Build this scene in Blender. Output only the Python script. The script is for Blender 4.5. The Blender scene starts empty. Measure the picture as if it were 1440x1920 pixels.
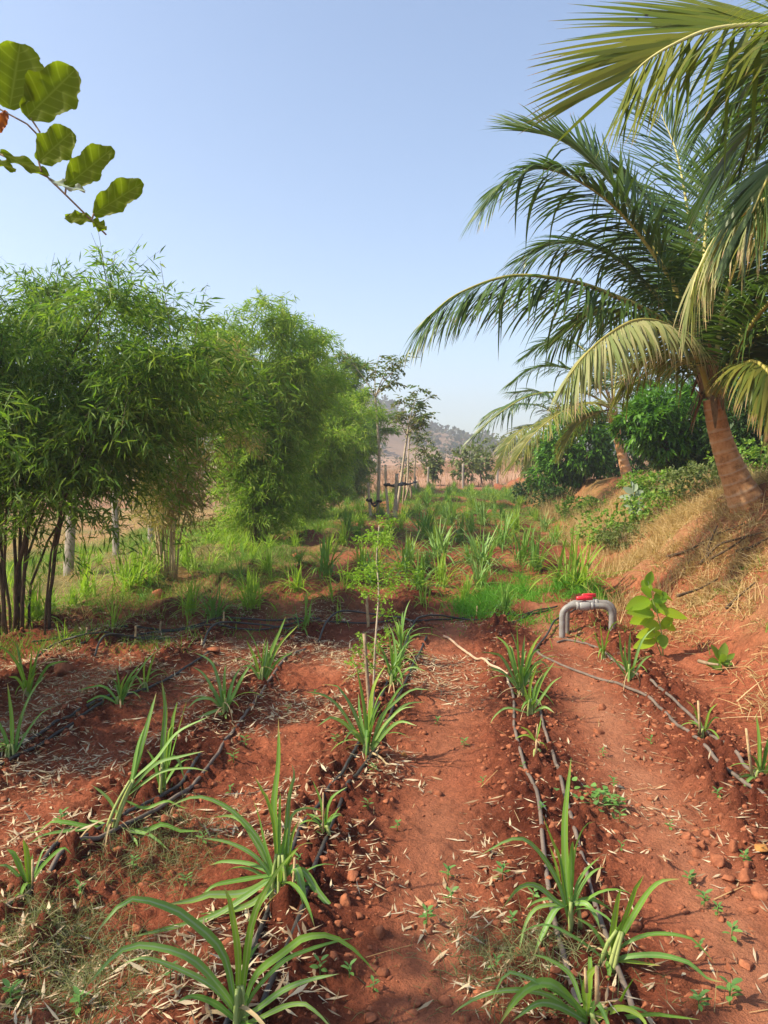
import bpy, math
import numpy as np
from mathutils import Vector

# ---------------------------------------------------------------- camera, sky, sun, exposure
scene = bpy.context.scene
COL = scene.collection
R = math.radians
F_PX, CX, CY = 1442.0, 720.0, 960.0
PITCH = R(3.0)
CAM = np.array([0.0, 0.0, 1.6])
cam_d = bpy.data.cameras.new("camera")
cam_d.sensor_fit = 'VERTICAL'
cam_d.sensor_height = 36.0
cam_d.lens = F_PX / 1920.0 * 36.0
cam_d.clip_start = 0.05
cam_d.clip_end = 3000
cam_o = bpy.data.objects.new("camera", cam_d)
cam_o.location = CAM
cam_o.rotation_euler = (R(90) - PITCH, 0, 0)
COL.objects.link(cam_o)
scene.camera = cam_o

SUN_EL, SUN_FWD = R(44.0), R(-14.0)        # sun to the left, a little behind the camera
SUN_DIR = Vector((-math.cos(SUN_EL) * math.cos(SUN_FWD), math.cos(SUN_EL) * math.sin(SUN_FWD), math.sin(SUN_EL)))
world = bpy.data.worlds.new("World")
scene.world = world
world.use_nodes = True
wn = world.node_tree
wn.nodes.clear()
sky = wn.nodes.new("ShaderNodeTexSky")
sky.sky_type = 'NISHITA'
sky.sun_disc = False
sky.sun_elevation = SUN_EL
sky.sun_rotation = math.atan2(SUN_DIR.x, SUN_DIR.y)
sky.altitude = 300
sky.air_density = 1.0
sky.dust_density = 1.9
sky.ozone_density = 1.0
bg = wn.nodes.new("ShaderNodeBackground")
bg.inputs["Strength"].default_value = 0.108
wo = wn.nodes.new("ShaderNodeOutputWorld")
wn.links.new(sky.outputs[0], bg.inputs[0])
wn.links.new(bg.outputs[0], wo.inputs[0])
sun_d = bpy.data.lights.new("sun", 'SUN')
sun_d.energy = 3.7
sun_d.angle = R(0.9)
sun_d.color = (1.0, 0.88, 0.66)
sun_o = bpy.data.objects.new("sun", sun_d)
sun_o.rotation_euler = SUN_DIR.to_track_quat('Z', 'Y').to_euler()
sun_o.location = (-20, 5, 20)
COL.objects.link(sun_o)

scene.view_settings.view_transform = 'Standard'
scene.view_settings.look = 'None'
scene.view_settings.exposure = 1.28
scene.view_settings.gamma = 1.0
scene.render.engine = 'CYCLES'
cy = scene.cycles
cy.max_bounces = 8
cy.diffuse_bounces = 4
cy.glossy_bounces = 2
cy.transmission_bounces = 4
cy.transparent_max_bounces = 4
cy.volume_bounces = 0
cy.caustics_reflective = False
cy.caustics_refractive = False
cy.use_denoising = True
cy.sample_clamp_indirect = 6.0

# ---------------------------------------------------------------- small maths helpers
_f = np.array([0, math.cos(PITCH), -math.sin(PITCH)])
_u = np.array([0, math.sin(PITCH), math.cos(PITCH)])
_r = np.array([1.0, 0, 0])
UP = np.array([0, 0, 1.0])


def ray(px, py):
    return _f + (px - CX) / F_PX * _r - (py - CY) / F_PX * _u


def P(px, py, d):
    """The point at world distance y = d on the line of sight measured in the photograph."""
    v = ray(px, py)
    return CAM + v * (d / v[1])


def nrm(v):
    v = np.asarray(v, float)
    n = np.linalg.norm(v, axis=-1, keepdims=True)
    return v / np.where(n < 1e-9, 1, n)


def smooth(a, b, x):
    t = np.clip((x - a) / (b - a), 0, 1)
    return t * t * (3 - 2 * t)


def _hash(ix, iy, seed):
    h = (ix.astype(np.int64) * 374761393 + iy.astype(np.int64) * 668265263 + seed * 974634777) & 0xFFFFFFFF
    h = ((h ^ (h >> 13)) * 1274126177) & 0xFFFFFFFF
    h = ((h ^ (h >> 16)) * 2246822519) & 0xFFFFFFFF
    h = h ^ (h >> 15)
    return (h & 0xFFFFFF) / float(0x1000000)


def vnoise(x, y, seed=0):
    ix, iy = np.floor(x), np.floor(y)
    fx, fy = x - ix, y - iy
    fx = fx * fx * (3 - 2 * fx)
    fy = fy * fy * (3 - 2 * fy)
    a, b = _hash(ix, iy, seed), _hash(ix + 1, iy, seed)
    c, d = _hash(ix, iy + 1, seed), _hash(ix + 1, iy + 1, seed)
    return (a * (1 - fx) + b * fx) * (1 - fy) + (c * (1 - fx) + d * fx) * fy - 0.5


def fbm(x, y, seed=0, octv=4):
    s, a = 0, 1.0
    for k in range(octv):
        s = s + a * vnoise(x * 2 ** k + 17.3 * k, y * 2 ** k - 9.1 * k, seed + k)
        a *= 0.5
    return s


def clods(x, y, cell, seed, amount=0.6):
    """Rounded lumps of soil, one at most per cell; height in units of metres."""
    gx, gy = x / cell, y / cell
    ix, iy = np.floor(gx), np.floor(gy)
    out = np.zeros_like(gx)
    for dx in (-1, 0, 1):
        for dy in (-1, 0, 1):
            cx, cyy = ix + dx, iy + dy
            ox, oy = _hash(cx, cyy, seed), _hash(cx, cyy, seed + 1)
            rr = 0.15 + 0.42 * _hash(cx, cyy, seed + 2) ** 1.5
            on = _hash(cx, cyy, seed + 3) < amount
            d2 = ((gx - cx - ox) ** 2 + (gy - cyy - oy) ** 2) / (rr * rr)
            h = np.where(on, np.sqrt(np.clip(1 - d2, 0, 1)) * rr, 0)
            out = np.maximum(out, h)
    return out * cell


# ---------------------------------------------------------------- lie of the land
SLOPE = 0.104                               # the planting rows run slightly to the right of straight ahead
ROWS = np.array([-4.35, -3.42, -2.5, -1.58, -0.63, 0.38, 1.42])


def row_dist(u):
    return np.min(np.abs(u[..., None] - ROWS), axis=-1)


def macro(x, y):
    x = np.asarray(x, float)
    y = np.asarray(y, float)
    u = x - SLOPE * y
    wob = 0.25 * vnoise(y * 0.35 + 3.1, u * 0.2, 5) * 2
    hb = 1.35 * smooth(0.0, 7.0, y) * (1 - 0.85 * smooth(24, 44, y)) + 0.10
    toe = 0.95 * smooth(9, 19, y)
    z = hb * (smooth(1.85, 3.9, u + wob - toe) * 0.85 + 0.15 * smooth(3.5, 7, u))
    z = z + 0.30 * np.exp(-((x - 4.5) / 1.0) ** 2 - ((y - 9.2) / 1.5) ** 2)
    z = z + 0.0205 * np.clip(np.minimum(y, 42) - 9, 0, None) * smooth(-5.6, -3.0, u) * (1 - smooth(2.5, 4.5, u - toe) * (1 - smooth(30, 42, y)))
    z = z + 0.030 * np.clip(y - 42, 0, None)
    z = z + 0.22 * vnoise(x * 0.21, y * 0.21, 3) * smooth(8, 16, y) * (1 - smooth(-3, 2, u) * 0.6)
    z = z - 0.35 * smooth(-5.5, -11, u)
    return z


def ground_h(x, y, fine=True):
    x = np.atleast_1d(np.asarray(x, float))
    y = np.atleast_1d(np.asarray(y, float))
    u = x - SLOPE * y
    z = macro(x, y)
    near = 1 - smooth(9, 22, np.hypot(x, y))
    field = (1 - smooth(1.9, 2.5, u)) * smooth(-5.2, -4.4, u) * (1 - smooth(39, 43, y))
    rw = np.exp(-(row_dist(u) / 0.27) ** 2)
    z = z + field * (0.065 * rw - 0.03)
    z = z + 0.06 * fbm(x * 1.6, y * 1.6, 11, 3) * (0.5 + 0.5 * field)
    bank = smooth(1.7, 2.4, u) * (1 - smooth(60, 90, y))
    z = z + bank * (0.24 * fbm(x * 1.1, y * 1.1, 71, 5) + 0.20 * np.abs(fbm(x * 2.6, y * 2.0, 75, 4)))
    midf = field * smooth(7.5, 9, y)
    z = z + midf * 0.16 * np.clip(fbm(x * 1.7, y * 1.3, 41, 4), -0.2, 0.6)
    if fine:
        rough = field * (0.42 + 1.15 * rw + 0.7 * np.clip(vnoise(x * 0.9, y * 0.9, 23) * 2, 0, 1)) + 0.95 * (1 - field)
        # trodden path between two of the rows and beside the last one
        path = np.exp(-((u + 0.12) / 0.20) ** 2) + np.exp(-((u - 0.93) / 0.22) ** 2)
        rough = rough * (1 - 0.5 * np.clip(path, 0, 1))
        big = smooth(0.25, 0.6, vnoise(x * 0.8 + 40, y * 0.8, 31) + 0.35 * np.exp(-((u - 1.45) / 0.35) ** 2) + 0.2 * rw)
        z = z + near * rough * (0.75 * clods(x + 0.02 * vnoise(x * 30, y * 30, 8), y, 0.10, 51, 0.5) * (0.35 + big)
                                + 0.8 * clods(x, y, 0.048, 61, 0.65)
                                + 0.036 * fbm(x * 9, y * 9, 13, 4))
        z = z + near * 0.010 * fbm(x * 26, y * 26, 19, 3)
    return z


def Hs(x, y):
    return float(ground_h(x, y)[0])


def G(px, py, far=140.0):
    """Where the line of sight through a pixel of the photograph meets the ground."""
    v = ray(px, py)
    ds = np.concatenate([np.arange(1.2, 12, 0.02), np.arange(12, far, 0.1)])
    pts = CAM + v[None, :] * (ds / v[1])[:, None]
    below = pts[:, 2] <= ground_h(pts[:, 0], pts[:, 1], False)
    if not below.any():
        q = pts[-1]
    else:
        q = pts[int(np.argmax(below))]
    return np.array([q[0], q[1], Hs(q[0], q[1])])


# ---------------------------------------------------------------- object helpers
def mesh_obj(name, V, F, mat, parent=None, attrs=None, smooth_shade=False):
    """One mesh object. V: n x 3 in world space; F: an m x 3 / m x 4 array or a list of them."""
    V = np.asarray(V, np.float32).reshape(-1, 3)
    Fs = F if isinstance(F, (list, tuple)) else [F]
    Fs = [np.asarray(f, np.int32) for f in Fs if len(f)]
    if parent is not None:
        p = parent
        off = np.zeros(3)
        while p is not None:
            off += np.array(p.location)
            p = p.parent
        V = V - off.astype(np.float32)
    me = bpy.data.meshes.new(name)
    me.vertices.add(len(V))
    me.vertices.foreach_set("co", V.ravel())
    nl = sum(f.size for f in Fs)
    nf = sum(len(f) for f in Fs)
    me.loops.add(nl)
    me.polygons.add(nf)
    me.loops.foreach_set("vertex_index", np.concatenate([f.ravel() for f in Fs]))
    tot = np.concatenate([np.full(len(f), f.shape[1], np.int32) for f in Fs])
    start = np.concatenate([[0], np.cumsum(tot)[:-1]]).astype(np.int32)
    me.polygons.foreach_set("loop_start", start)
    me.polygons.foreach_set("loop_total", tot)
    if smooth_shade:
        me.polygons.foreach_set("use_smooth", np.ones(nf, bool))
    for k, a in (attrs or {}).items():
        at = me.attributes.new(k, 'FLOAT', 'POINT')
        at.data.foreach_set("value", np.asarray(a, np.float32).ravel())
    me.update(calc_edges=True)
    if mat is not None:
        me.materials.append(mat)
    o = bpy.data.objects.new(name, me)
    COL.objects.link(o)
    if parent is not None:
        o.parent = parent
    return o


def thing(name, label, cat, loc, group=None):
    o = bpy.data.objects.new(name, None)
    o.location = tuple(float(v) for v in loc)
    o.empty_display_size = 0.1
    COL.objects.link(o)
    return tag(o, label, cat, group)


def tag(o, label=None, cat=None, group=None, kind=None):
    if label:
        o["label"] = label
    if cat:
        o["category"] = cat
    if group:
        o["group"] = group
    if kind:
        o["kind"] = kind
    return o


def join(parts):
    """[(V, F or [F..], attrs)] -> one V, F list, attrs."""
    Vs, F3, F4, A, n = [], [], [], {}, 0
    for V, F, at in parts:
        for f in (F if isinstance(F, (list, tuple)) else [F]):
            f = np.asarray(f)
            if len(f):
                (F4 if f.shape[1] == 4 else F3).append(f + n)
        for k, a in at.items():
            A.setdefault(k, []).append(np.asarray(a).ravel())
        Vs.append(np.asarray(V).reshape(-1, 3))
        n += len(Vs[-1])
    F = [np.concatenate(x) for x in (F3, F4) if x]
    return np.concatenate(Vs), F, {k: np.concatenate(a) for k, a in A.items()}


def catmull(pts, n):
    pts = np.asarray(pts, float)
    q = np.vstack([2 * pts[0] - pts[1], pts, 2 * pts[-1] - pts[-2]])
    m = len(pts) - 1
    # even by chord length
    L = np.concatenate([[0], np.cumsum(np.linalg.norm(np.diff(pts[:, :3], axis=0), axis=1))])
    s = np.interp(np.linspace(0, L[-1], n), L, np.arange(m + 1))
    i = np.minimum(s.astype(int), m - 1)
    t = (s - i)[:, None]
    p0, p1, p2, p3 = q[i], q[i + 1], q[i + 2], q[i + 3]
    return 0.5 * (2 * p1 + (p2 - p0) * t + (2 * p0 - 5 * p1 + 4 * p2 - p3) * t ** 2 + (3 * p1 - p0 - 3 * p2 + p3) * t ** 3)


def tube(pts, rad, sides=8, cap=True):
    pts = np.asarray(pts, float)
    n = len(pts)
    rad = np.broadcast_to(np.asarray(rad, float), (n,))
    T = nrm(np.gradient(pts, axis=0))
    ref = UP if abs(T[0, 2]) < 0.8 else np.array([1.0, 0, 0])
    A = np.zeros_like(T)
    a = nrm(np.cross(T[0], ref))
    for i in range(n):
        a = nrm(a - T[i] * np.dot(a, T[i]))
        A[i] = a
    B = np.cross(T, A)
    th = np.linspace(0, 2 * np.pi, sides, endpoint=False)
    V = pts[:, None, :] + rad[:, None, None] * (np.cos(th)[None, :, None] * A[:, None, :] + np.sin(th)[None, :, None] * B[:, None, :])
    i, j = np.meshgrid(np.arange(n - 1), np.arange(sides), indexing='ij')
    j2 = (j + 1) % sides
    F = np.stack([i * sides + j, i * sides + j2, (i + 1) * sides + j2, (i + 1) * sides + j], -1).reshape(-1, 4)
    V = V.reshape(-1, 3)
    along = np.repeat(np.linspace(0, 1, n), sides)
    Fl = [F]
    if cap:
        c0, c1 = len(V), len(V) + 1
        V = np.vstack([V, pts[0], pts[-1]])
        along = np.concatenate([along, [0, 1]])
        k = np.arange(sides)
        k2 = (k + 1) % sides
        Fl.append(np.concatenate([np.stack([np.full(sides, c0), k2, k], -1),
                                  np.stack([np.full(sides, c1), (n - 1) * sides + k, (n - 1) * sides + k2], -1)]))
    return V, Fl, {"along": along}


def strips(B, D, L, W, S, droop, k=4, prof=None, fold=0.0):
    """Many bent blades at once: base, direction, length, width, width direction, droop per segment."""
    B = np.atleast_2d(np.asarray(B, float))
    n = len(B)
    D = nrm(np.broadcast_to(D, (n, 3)))
    L = np.broadcast_to(np.asarray(L, float), (n,))
    W = np.broadcast_to(np.asarray(W, float), (n,))
    S = np.broadcast_to(S, (n, 3))
    droop = np.broadcast_to(np.asarray(droop, float), (n,))
    if prof is None:
        prof = lambda t: np.sin(np.pi * np.clip(0.12 + 0.88 * t, 0, 1)) ** 0.7
    m = 3 if fold else 2
    V = np.zeros((n, k + 1, m, 3))
    p, d = B.copy(), D.copy()
    for j in range(k + 1):
        t = j / k
        if j:
            d = nrm(d - droop[:, None] * UP[None, :] * (0.4 + t))
            p = p + d * (L / k)[:, None]
        s = nrm(S - d * np.sum(S * d, -1, keepdims=True))
        w = (W * max(float(prof(t)), 0.03) * 0.5)[:, None]
        V[:, j, 0] = p - s * w
        V[:, j, -1] = p + s * w
        if fold:
            nn = np.cross(d, s)
            nn = nn * np.where(nn[:, 2:3] < 0, -1, 1)
            V[:, j, 1] = p - nn * w * fold
    base = np.arange(n)[:, None, None] * (k + 1) * m
    jj = np.arange(k)[None, :, None] * m
    cc = np.arange(m - 1)[None, None, :]
    a = base + jj + cc
    F = np.stack([a, a + 1, a + m + 1, a + m], -1).reshape(-1, 4)
    at = {"along": np.broadcast_to(np.linspace(0, 1, k + 1)[None, :, None], (n, k + 1, m)).ravel()}
    e = np.array([1.0, 0.0, 1.0]) if fold else np.array([1.0, 1.0])
    at["edge"] = np.broadcast_to(e[None, None, :], (n, k + 1, m)).ravel()
    return V.reshape(-1, 3), F, at


def kites(B, D, L, W, S, bend=0.0):
    """Pointed leaves of two triangles each side of a fold: base, two sides, tip."""
    D = nrm(D)
    S = nrm(S - D * np.sum(S * D, -1, keepdims=True))
    L = np.asarray(L)[:, None]
    W = np.asarray(W)[:, None]
    tip = B + D * L - UP * (bend * L)
    mid = B + D * L * 0.42
    N = np.cross(D, S)
    V = np.stack([B, mid + S * W * 0.5 + N * W * 0.12, tip, mid - S * W * 0.5 + N * W * 0.12], 1).reshape(-1, 3)
    i = np.arange(len(B))[:, None] * 4
    F = np.concatenate([i + np.array([[0, 1, 2]]), i + np.array([[0, 2, 3]])])
    return V, F, {}


def rand_dirs(rng, n):
    return nrm(rng.normal(size=(n, 3)))


# ---------------------------------------------------------------- materials
def new_mat(name):
    m = bpy.data.materials.new(name)
    m.use_nodes = True
    nt = m.node_tree
    nt.nodes.clear()
    out = nt.nodes.new("ShaderNodeOutputMaterial")
    return m, nt, out


def ramp(nt, fac, cols, interp='LINEAR'):
    n = nt.nodes.new("ShaderNodeValToRGB")
    n.color_ramp.interpolation = interp
    els = n.color_ramp.elements
    while len(els) < len(cols):
        els.new(0.5)
    for e, (p, c) in zip(els, cols):
        e.position = p
        e.color = (*c, 1)
    nt.links.new(fac, n.inputs[0])
    return n.outputs[0]


def noise(nt, scale, detail=4, rough=0.6, vec=None):
    n = nt.nodes.new("ShaderNodeTexNoise")
    n.inputs["Scale"].default_value = scale
    n.inputs["Detail"].default_value = detail
    n.inputs["Roughness"].default_value = rough
    if vec is not None:
        nt.links.new(vec, n.inputs["Vector"])
    return n.outputs["Fac"]


def mixc(nt, fac, a, b, mode='MIX'):
    n = nt.nodes.new("ShaderNodeMix")
    n.data_type = 'RGBA'
    n.blend_type = mode
    for sock, v in ((n.inputs[0], fac), (n.inputs[6], a), (n.inputs[7], b)):
        if isinstance(v, (int, float)):
            sock.default_value = v
        elif isinstance(v, tuple):
            sock.default_value = (*v, 1)
        else:
            nt.links.new(v, sock)
    return n.outputs[2]


def attr(nt, name):
    n = nt.nodes.new("ShaderNodeAttribute")
    n.attribute_name = name
    return n.outputs["Fac"]


def math_n(nt, op, a, b=0.0, clamp=False):
    n = nt.nodes.new("ShaderNodeMath")
    n.operation = op
    n.use_clamp = clamp
    for i, v in enumerate((a, b)):
        if isinstance(v, (int, float)):
            n.inputs[i].default_value = v
        else:
            nt.links.new(v, n.inputs[i])
    return n.outputs[0]


def objpos(nt):
    return nt.nodes.new("ShaderNodeTexCoord").outputs["Object"]


def bump(nt, height, strength=0.5, dist=0.02):
    n = nt.nodes.new("ShaderNodeBump")
    n.inputs["Strength"].default_value = strength
    n.inputs["Distance"].default_value = dist
    nt.links.new(height, n.inputs["Height"])
    return n.outputs[0]


def leaf_mat(name, cols, trans=0.35, rough=0.5, spec=0.3, blotch=None, vein=False, tip=None, rib=None, tcol=(1.25, 1.35, 0.55)):
    """Leaves: each blade its own tone; tip: (start, colour) of dried ends; rib: colour of a pale midrib."""
    m, nt, out = new_mat(name)
    geo = nt.nodes.new("ShaderNodeNewGeometry")
    k = len(cols)
    c = ramp(nt, geo.outputs["Random Per Island"], [(i / max(k - 1, 1), cc) for i, cc in enumerate(cols)])
    if rib:
        e = attr(nt, "edge")
        c = mixc(nt, math_n(nt, 'SUBTRACT', 1.0, math_n(nt, 'MULTIPLY', e, 3.0, True), True), c, rib)
    if tip:
        nz = noise(nt, 9.0, 2, 0.5, objpos(nt))
        a = math_n(nt, 'ADD', attr(nt, "along"), math_n(nt, 'MULTIPLY', math_n(nt, 'SUBTRACT', nz, 0.5), 0.5))
        r = nt.nodes.new("ShaderNodeMapRange")
        r.inputs[1].default_value = tip[0]
        r.inputs[2].default_value = tip[0] + 0.18
        nt.links.new(a, r.inputs[0])
        c = mixc(nt, r.outputs[0], c, tip[1])
    if vein:                                                # paler side veins running out from the midrib
        w = math_n(nt, 'SINE', math_n(nt, 'MULTIPLY', math_n(nt, 'SUBTRACT', attr(nt, "along"), math_n(nt, 'MULTIPLY', attr(nt, "edge"), 0.16)), 46.0))
        v_ = math_n(nt, 'MULTIPLY', math_n(nt, 'SUBTRACT', w, 0.72, True), 2.2, True)
        mid = math_n(nt, 'SUBTRACT', 1.0, math_n(nt, 'MULTIPLY', attr(nt, "edge"), 14.0, True), True)
        c = mixc(nt, math_n(nt, 'MULTIPLY', math_n(nt, 'MAXIMUM', v_, mid), 0.8), c, vein)
    if blotch:
        bl = ramp(nt, noise(nt, blotch[0], 4, 0.65, objpos(nt)), [(blotch[1], (0, 0, 0)), (blotch[1] + 0.07, (1, 1, 1))])
        c = mixc(nt, bl, c, blotch[2])
    pb = nt.nodes.new("ShaderNodeBsdfPrincipled")
    pb.inputs["Roughness"].default_value = rough
    pb.inputs["Specular IOR Level"].default_value = spec * 0.6
    nt.links.new(c, pb.inputs["Base Color"])
    tr = nt.nodes.new("ShaderNodeBsdfTranslucent")
    nt.links.new(mixc(nt, 1.0, c, tcol, 'MULTIPLY'), tr.inputs["Color"])
    mx = nt.nodes.new("ShaderNodeMixShader")
    mx.inputs[0].default_value = trans
    nt.links.new(pb.outputs[0], mx.inputs[1])
    nt.links.new(tr.outputs[0], mx.inputs[2])
    nt.links.new(mx.outputs[0], out.inputs["Surface"])
    return m


def solid_mat(name, c1, c2, scale=8.0, rough=0.8, spec=0.25, bump_s=0.3, stretch=None, bump_scale=None):
    m, nt, out = new_mat(name)
    v = objpos(nt)
    if stretch:
        mp = nt.nodes.new("ShaderNodeMapping")
        mp.inputs["Scale"].default_value = stretch
        nt.links.new(v, mp.inputs[0])
        v = mp.outputs[0]
    nz = noise(nt, scale, 5, 0.65, v)
    c = ramp(nt, nz, [(0.3, c1), (0.7, c2)])
    pb = nt.nodes.new("ShaderNodeBsdfPrincipled")
    pb.inputs["Roughness"].default_value = rough
    pb.inputs["Specular IOR Level"].default_value = spec
    nt.links.new(c, pb.inputs["Base Color"])
    if bump_s:
        nt.links.new(bump(nt, noise(nt, bump_scale or scale * 3, 4, 0.6, v), bump_s, 0.01), pb.inputs["Normal"])
    nt.links.new(pb.outputs[0], out.inputs["Surface"])
    return m


def soil_mat():
    m, nt, out = new_mat("red soil")
    v = objpos(nt)
    n1 = noise(nt, 1.1, 6, 0.62, v)
    n2 = noise(nt, 9.0, 6, 0.68, v)
    n3 = noise(nt, 70.0, 4, 0.7, v)
    red = ramp(nt, n1, [(0.28, (0.195, 0.055, 0.029)), (0.5, (0.33, 0.100, 0.050)), (0.72, (0.45, 0.165, 0.088))])
    fine = ramp(nt, n2, [(0.25, (0.50, 0.46, 0.44)), (0.5, (1.0, 1.0, 1.0)), (0.75, (1.3, 1.28, 1.28))])
    red = mixc(nt, 1.0, red, fine, 'MULTIPLY')
    grain = ramp(nt, n3, [(0.3, (0.6, 0.57, 0.56)), (0.55, (1.02, 1.02, 1.02)), (0.75, (1.5, 1.46, 1.42))])
    red = mixc(nt, 1.0, red, grain, 'MULTIPLY')
    moist = mixc(nt, 1.0, red, (0.40, 0.34, 0.35), 'MULTIPLY')
    c = mixc(nt, attr(nt, "moist"), red, moist)
    dust = mixc(nt, n2, (0.33, 0.125, 0.066), (0.47, 0.215, 0.125))
    c = mixc(nt, attr(nt, "path"), c, dust)
    dry = ramp(nt, n2, [(0.25, (0.20, 0.105, 0.05)), (0.55, (0.36, 0.22, 0.11)), (0.8, (0.50, 0.35, 0.19))])
    c = mixc(nt, attr(nt, "dry"), c, dry)
    far = ramp(nt, noise(nt, 0.05, 6, 0.7, v), [(0.3, (0.24, 0.125, 0.08)), (0.5, (0.34, 0.195, 0.125)), (0.72, (0.42, 0.27, 0.175))])
    c = mixc(nt, attr(nt, "far"), c, far)
    grn = ramp(nt, n2, [(0.3, (0.06, 0.085, 0.02)), (0.7, (0.15, 0.17, 0.05))])
    c = mixc(nt, attr(nt, "green"), c, grn)
    pb = nt.nodes.new("ShaderNodeBsdfPrincipled")
    pb.inputs["Roughness"].default_value = 0.95
    pb.inputs["Specular IOR Level"].default_value = 0.12
    nt.links.new(c, pb.inputs["Base Color"])
    hgt = math_n(nt, 'ADD', math_n(nt, 'MULTIPLY', noise(nt, 45.0, 6, 0.75, v), 1.0), math_n(nt, 'MULTIPLY', n3, 0.6))
    nt.links.new(bump(nt, hgt, 0.9, 0.03), pb.inputs["Normal"])
    nt.links.new(pb.outputs[0], out.inputs["Surface"])
    return m


# ---------------------------------------------------------------- material set
M = {}
M['soil'] = soil_mat()
M['bamboo_leaf'] = leaf_mat("bamboo leaf", [(0.055, 0.13, 0.022), (0.09, 0.19, 0.028), (0.14, 0.25, 0.035), (0.21, 0.31, 0.05), (0.11, 0.20, 0.04), (0.25, 0.32, 0.07)], 0.5, 0.45, 0.35)
M['bamboo_leaf_yellow'] = leaf_mat("yellowish bamboo leaf", [(0.13, 0.25, 0.03), (0.20, 0.33, 0.045), (0.28, 0.38, 0.06), (0.16, 0.28, 0.04), (0.36, 0.41, 0.10)], 0.52, 0.5, 0.3)
M['bamboo_leaf_pale'] = leaf_mat("thin dry bamboo leaf", [(0.16, 0.18, 0.05), (0.30, 0.25, 0.10), (0.42, 0.32, 0.16), (0.12, 0.17, 0.04)], 0.4, 0.6, 0.2)
M['culm'] = solid_mat("bamboo culm", (0.10, 0.075, 0.035), (0.26, 0.20, 0.10), 6, 0.6, 0.3, 0.2)
M['culm_pale'] = solid_mat("pale bamboo culm", (0.33, 0.25, 0.13), (0.52, 0.42, 0.25), 8, 0.6, 0.3, 0.2)
M['bark_dark'] = solid_mat("dark bark", (0.05, 0.035, 0.025), (0.13, 0.09, 0.06), 14, 0.9, 0.1, 0.6)
M['bark_pale'] = solid_mat("pale bark", (0.30, 0.235, 0.16), (0.50, 0.42, 0.31), 18, 0.85, 0.15, 0.4)
M['stake'] = solid_mat("weathered stake wood", (0.19, 0.135, 0.085), (0.36, 0.27, 0.18), 22, 0.85, 0.15, 0.5)
M['stub'] = solid_mat("dry cane stub", (0.30, 0.20, 0.10), (0.52, 0.38, 0.21), 30, 0.75, 0.2, 0.3)
M['concrete'] = solid_mat("weathered concrete", (0.24, 0.205, 0.17), (0.42, 0.37, 0.31), 9, 0.92, 0.1, 0.5)
M['wire'] = solid_mat("fence wire", (0.20, 0.17, 0.15), (0.3, 0.27, 0.24), 5, 0.6, 0.4, 0)
M['tie'] = solid_mat("black tie", (0.012, 0.011, 0.012), (0.03, 0.027, 0.03), 20, 0.7, 0.3, 0.3)
M['pipe_black'] = solid_mat("black drip pipe", (0.018, 0.017, 0.017), (0.055, 0.048, 0.044), 14, 0.5, 0.45, 0.1)
M['pipe_dusty'] = solid_mat("dusty drip pipe", (0.085, 0.068, 0.058), (0.20, 0.155, 0.125), 11, 0.7, 0.3, 0.1)
M['pipe_tan'] = solid_mat("faded tan pipe", (0.40, 0.26, 0.17), (0.52, 0.38, 0.27), 11, 0.8, 0.2, 0.1)
M['pvc'] = solid_mat("grey pvc", (0.20, 0.17, 0.15), (0.275, 0.28, 0.28), 16, 0.45, 0.4, 0.05)
M['pvc_joint'] = solid_mat("light pvc", (0.28, 0.275, 0.27), (0.35, 0.345, 0.34), 7, 0.4, 0.4, 0.05)
M['red'] = solid_mat("red valve plastic", (0.62, 0.015, 0.03), (0.72, 0.03, 0.05), 8, 0.35, 0.5, 0)
M['cane'] = leaf_mat("cane leaf", [(0.10, 0.235, 0.04), (0.15, 0.30, 0.045), (0.20, 0.35, 0.045), (0.12, 0.26, 0.06), (0.17, 0.32, 0.06)], 0.33, 0.42, 0.35, (14.0, 0.66, (0.20, 0.22, 0.06)), False, (0.88, (0.40, 0.28, 0.12)), (0.22, 0.34, 0.12))
M['cane_blue'] = leaf_mat("bluish cane leaf", [(0.15, 0.29, 0.06), (0.20, 0.35, 0.075), (0.14, 0.27, 0.05), (0.26, 0.39, 0.09)], 0.28, 0.45, 0.4, (16.0, 0.67, (0.24, 0.24, 0.09)), False, (0.89, (0.40, 0.29, 0.14)), (0.26, 0.36, 0.20))
M['cane_yellow'] = leaf_mat("fresh cane leaf", [(0.18, 0.33, 0.035), (0.25, 0.40, 0.04), (0.30, 0.42, 0.07)], 0.42, 0.45, 0.3, (12.0, 0.66, (0.40, 0.34, 0.10)), False, (0.90, (0.45, 0.32, 0.12)), (0.34, 0.42, 0.12))
M['cane_stalk'] = solid_mat("cane stalk", (0.18, 0.26, 0.07), (0.34, 0.38, 0.13), 14, 0.55, 0.3, 0.1, (1, 1, 0.3))
M['palm'] = leaf_mat("palm leaflet", [(0.045, 0.095, 0.022), (0.065, 0.12, 0.025), (0.085, 0.14, 0.03), (0.055, 0.10, 0.03)], 0.30, 0.38, 0.5, None, False, (0.90, (0.30, 0.17, 0.10)))
M['palm_old'] = leaf_mat("yellowing palm leaflet", [(0.10, 0.15, 0.03), (0.17, 0.19, 0.035), (0.24, 0.23, 0.05), (0.12, 0.16, 0.03)], 0.36, 0.42, 0.4, (7.0, 0.68, (0.10, 0.07, 0.02)), False, (0.80, (0.36, 0.22, 0.11)))
M['palm_pale'] = leaf_mat("sunlit pale palm leaflet", [(0.20, 0.25, 0.09), (0.28, 0.31, 0.13), (0.38, 0.36, 0.18), (0.15, 0.21, 0.07)], 0.36, 0.5, 0.3, None, False, (0.80, (0.45, 0.31, 0.19)))  # sunlight on the hanging fronds painted in as paler leaflets, tips dried
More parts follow.
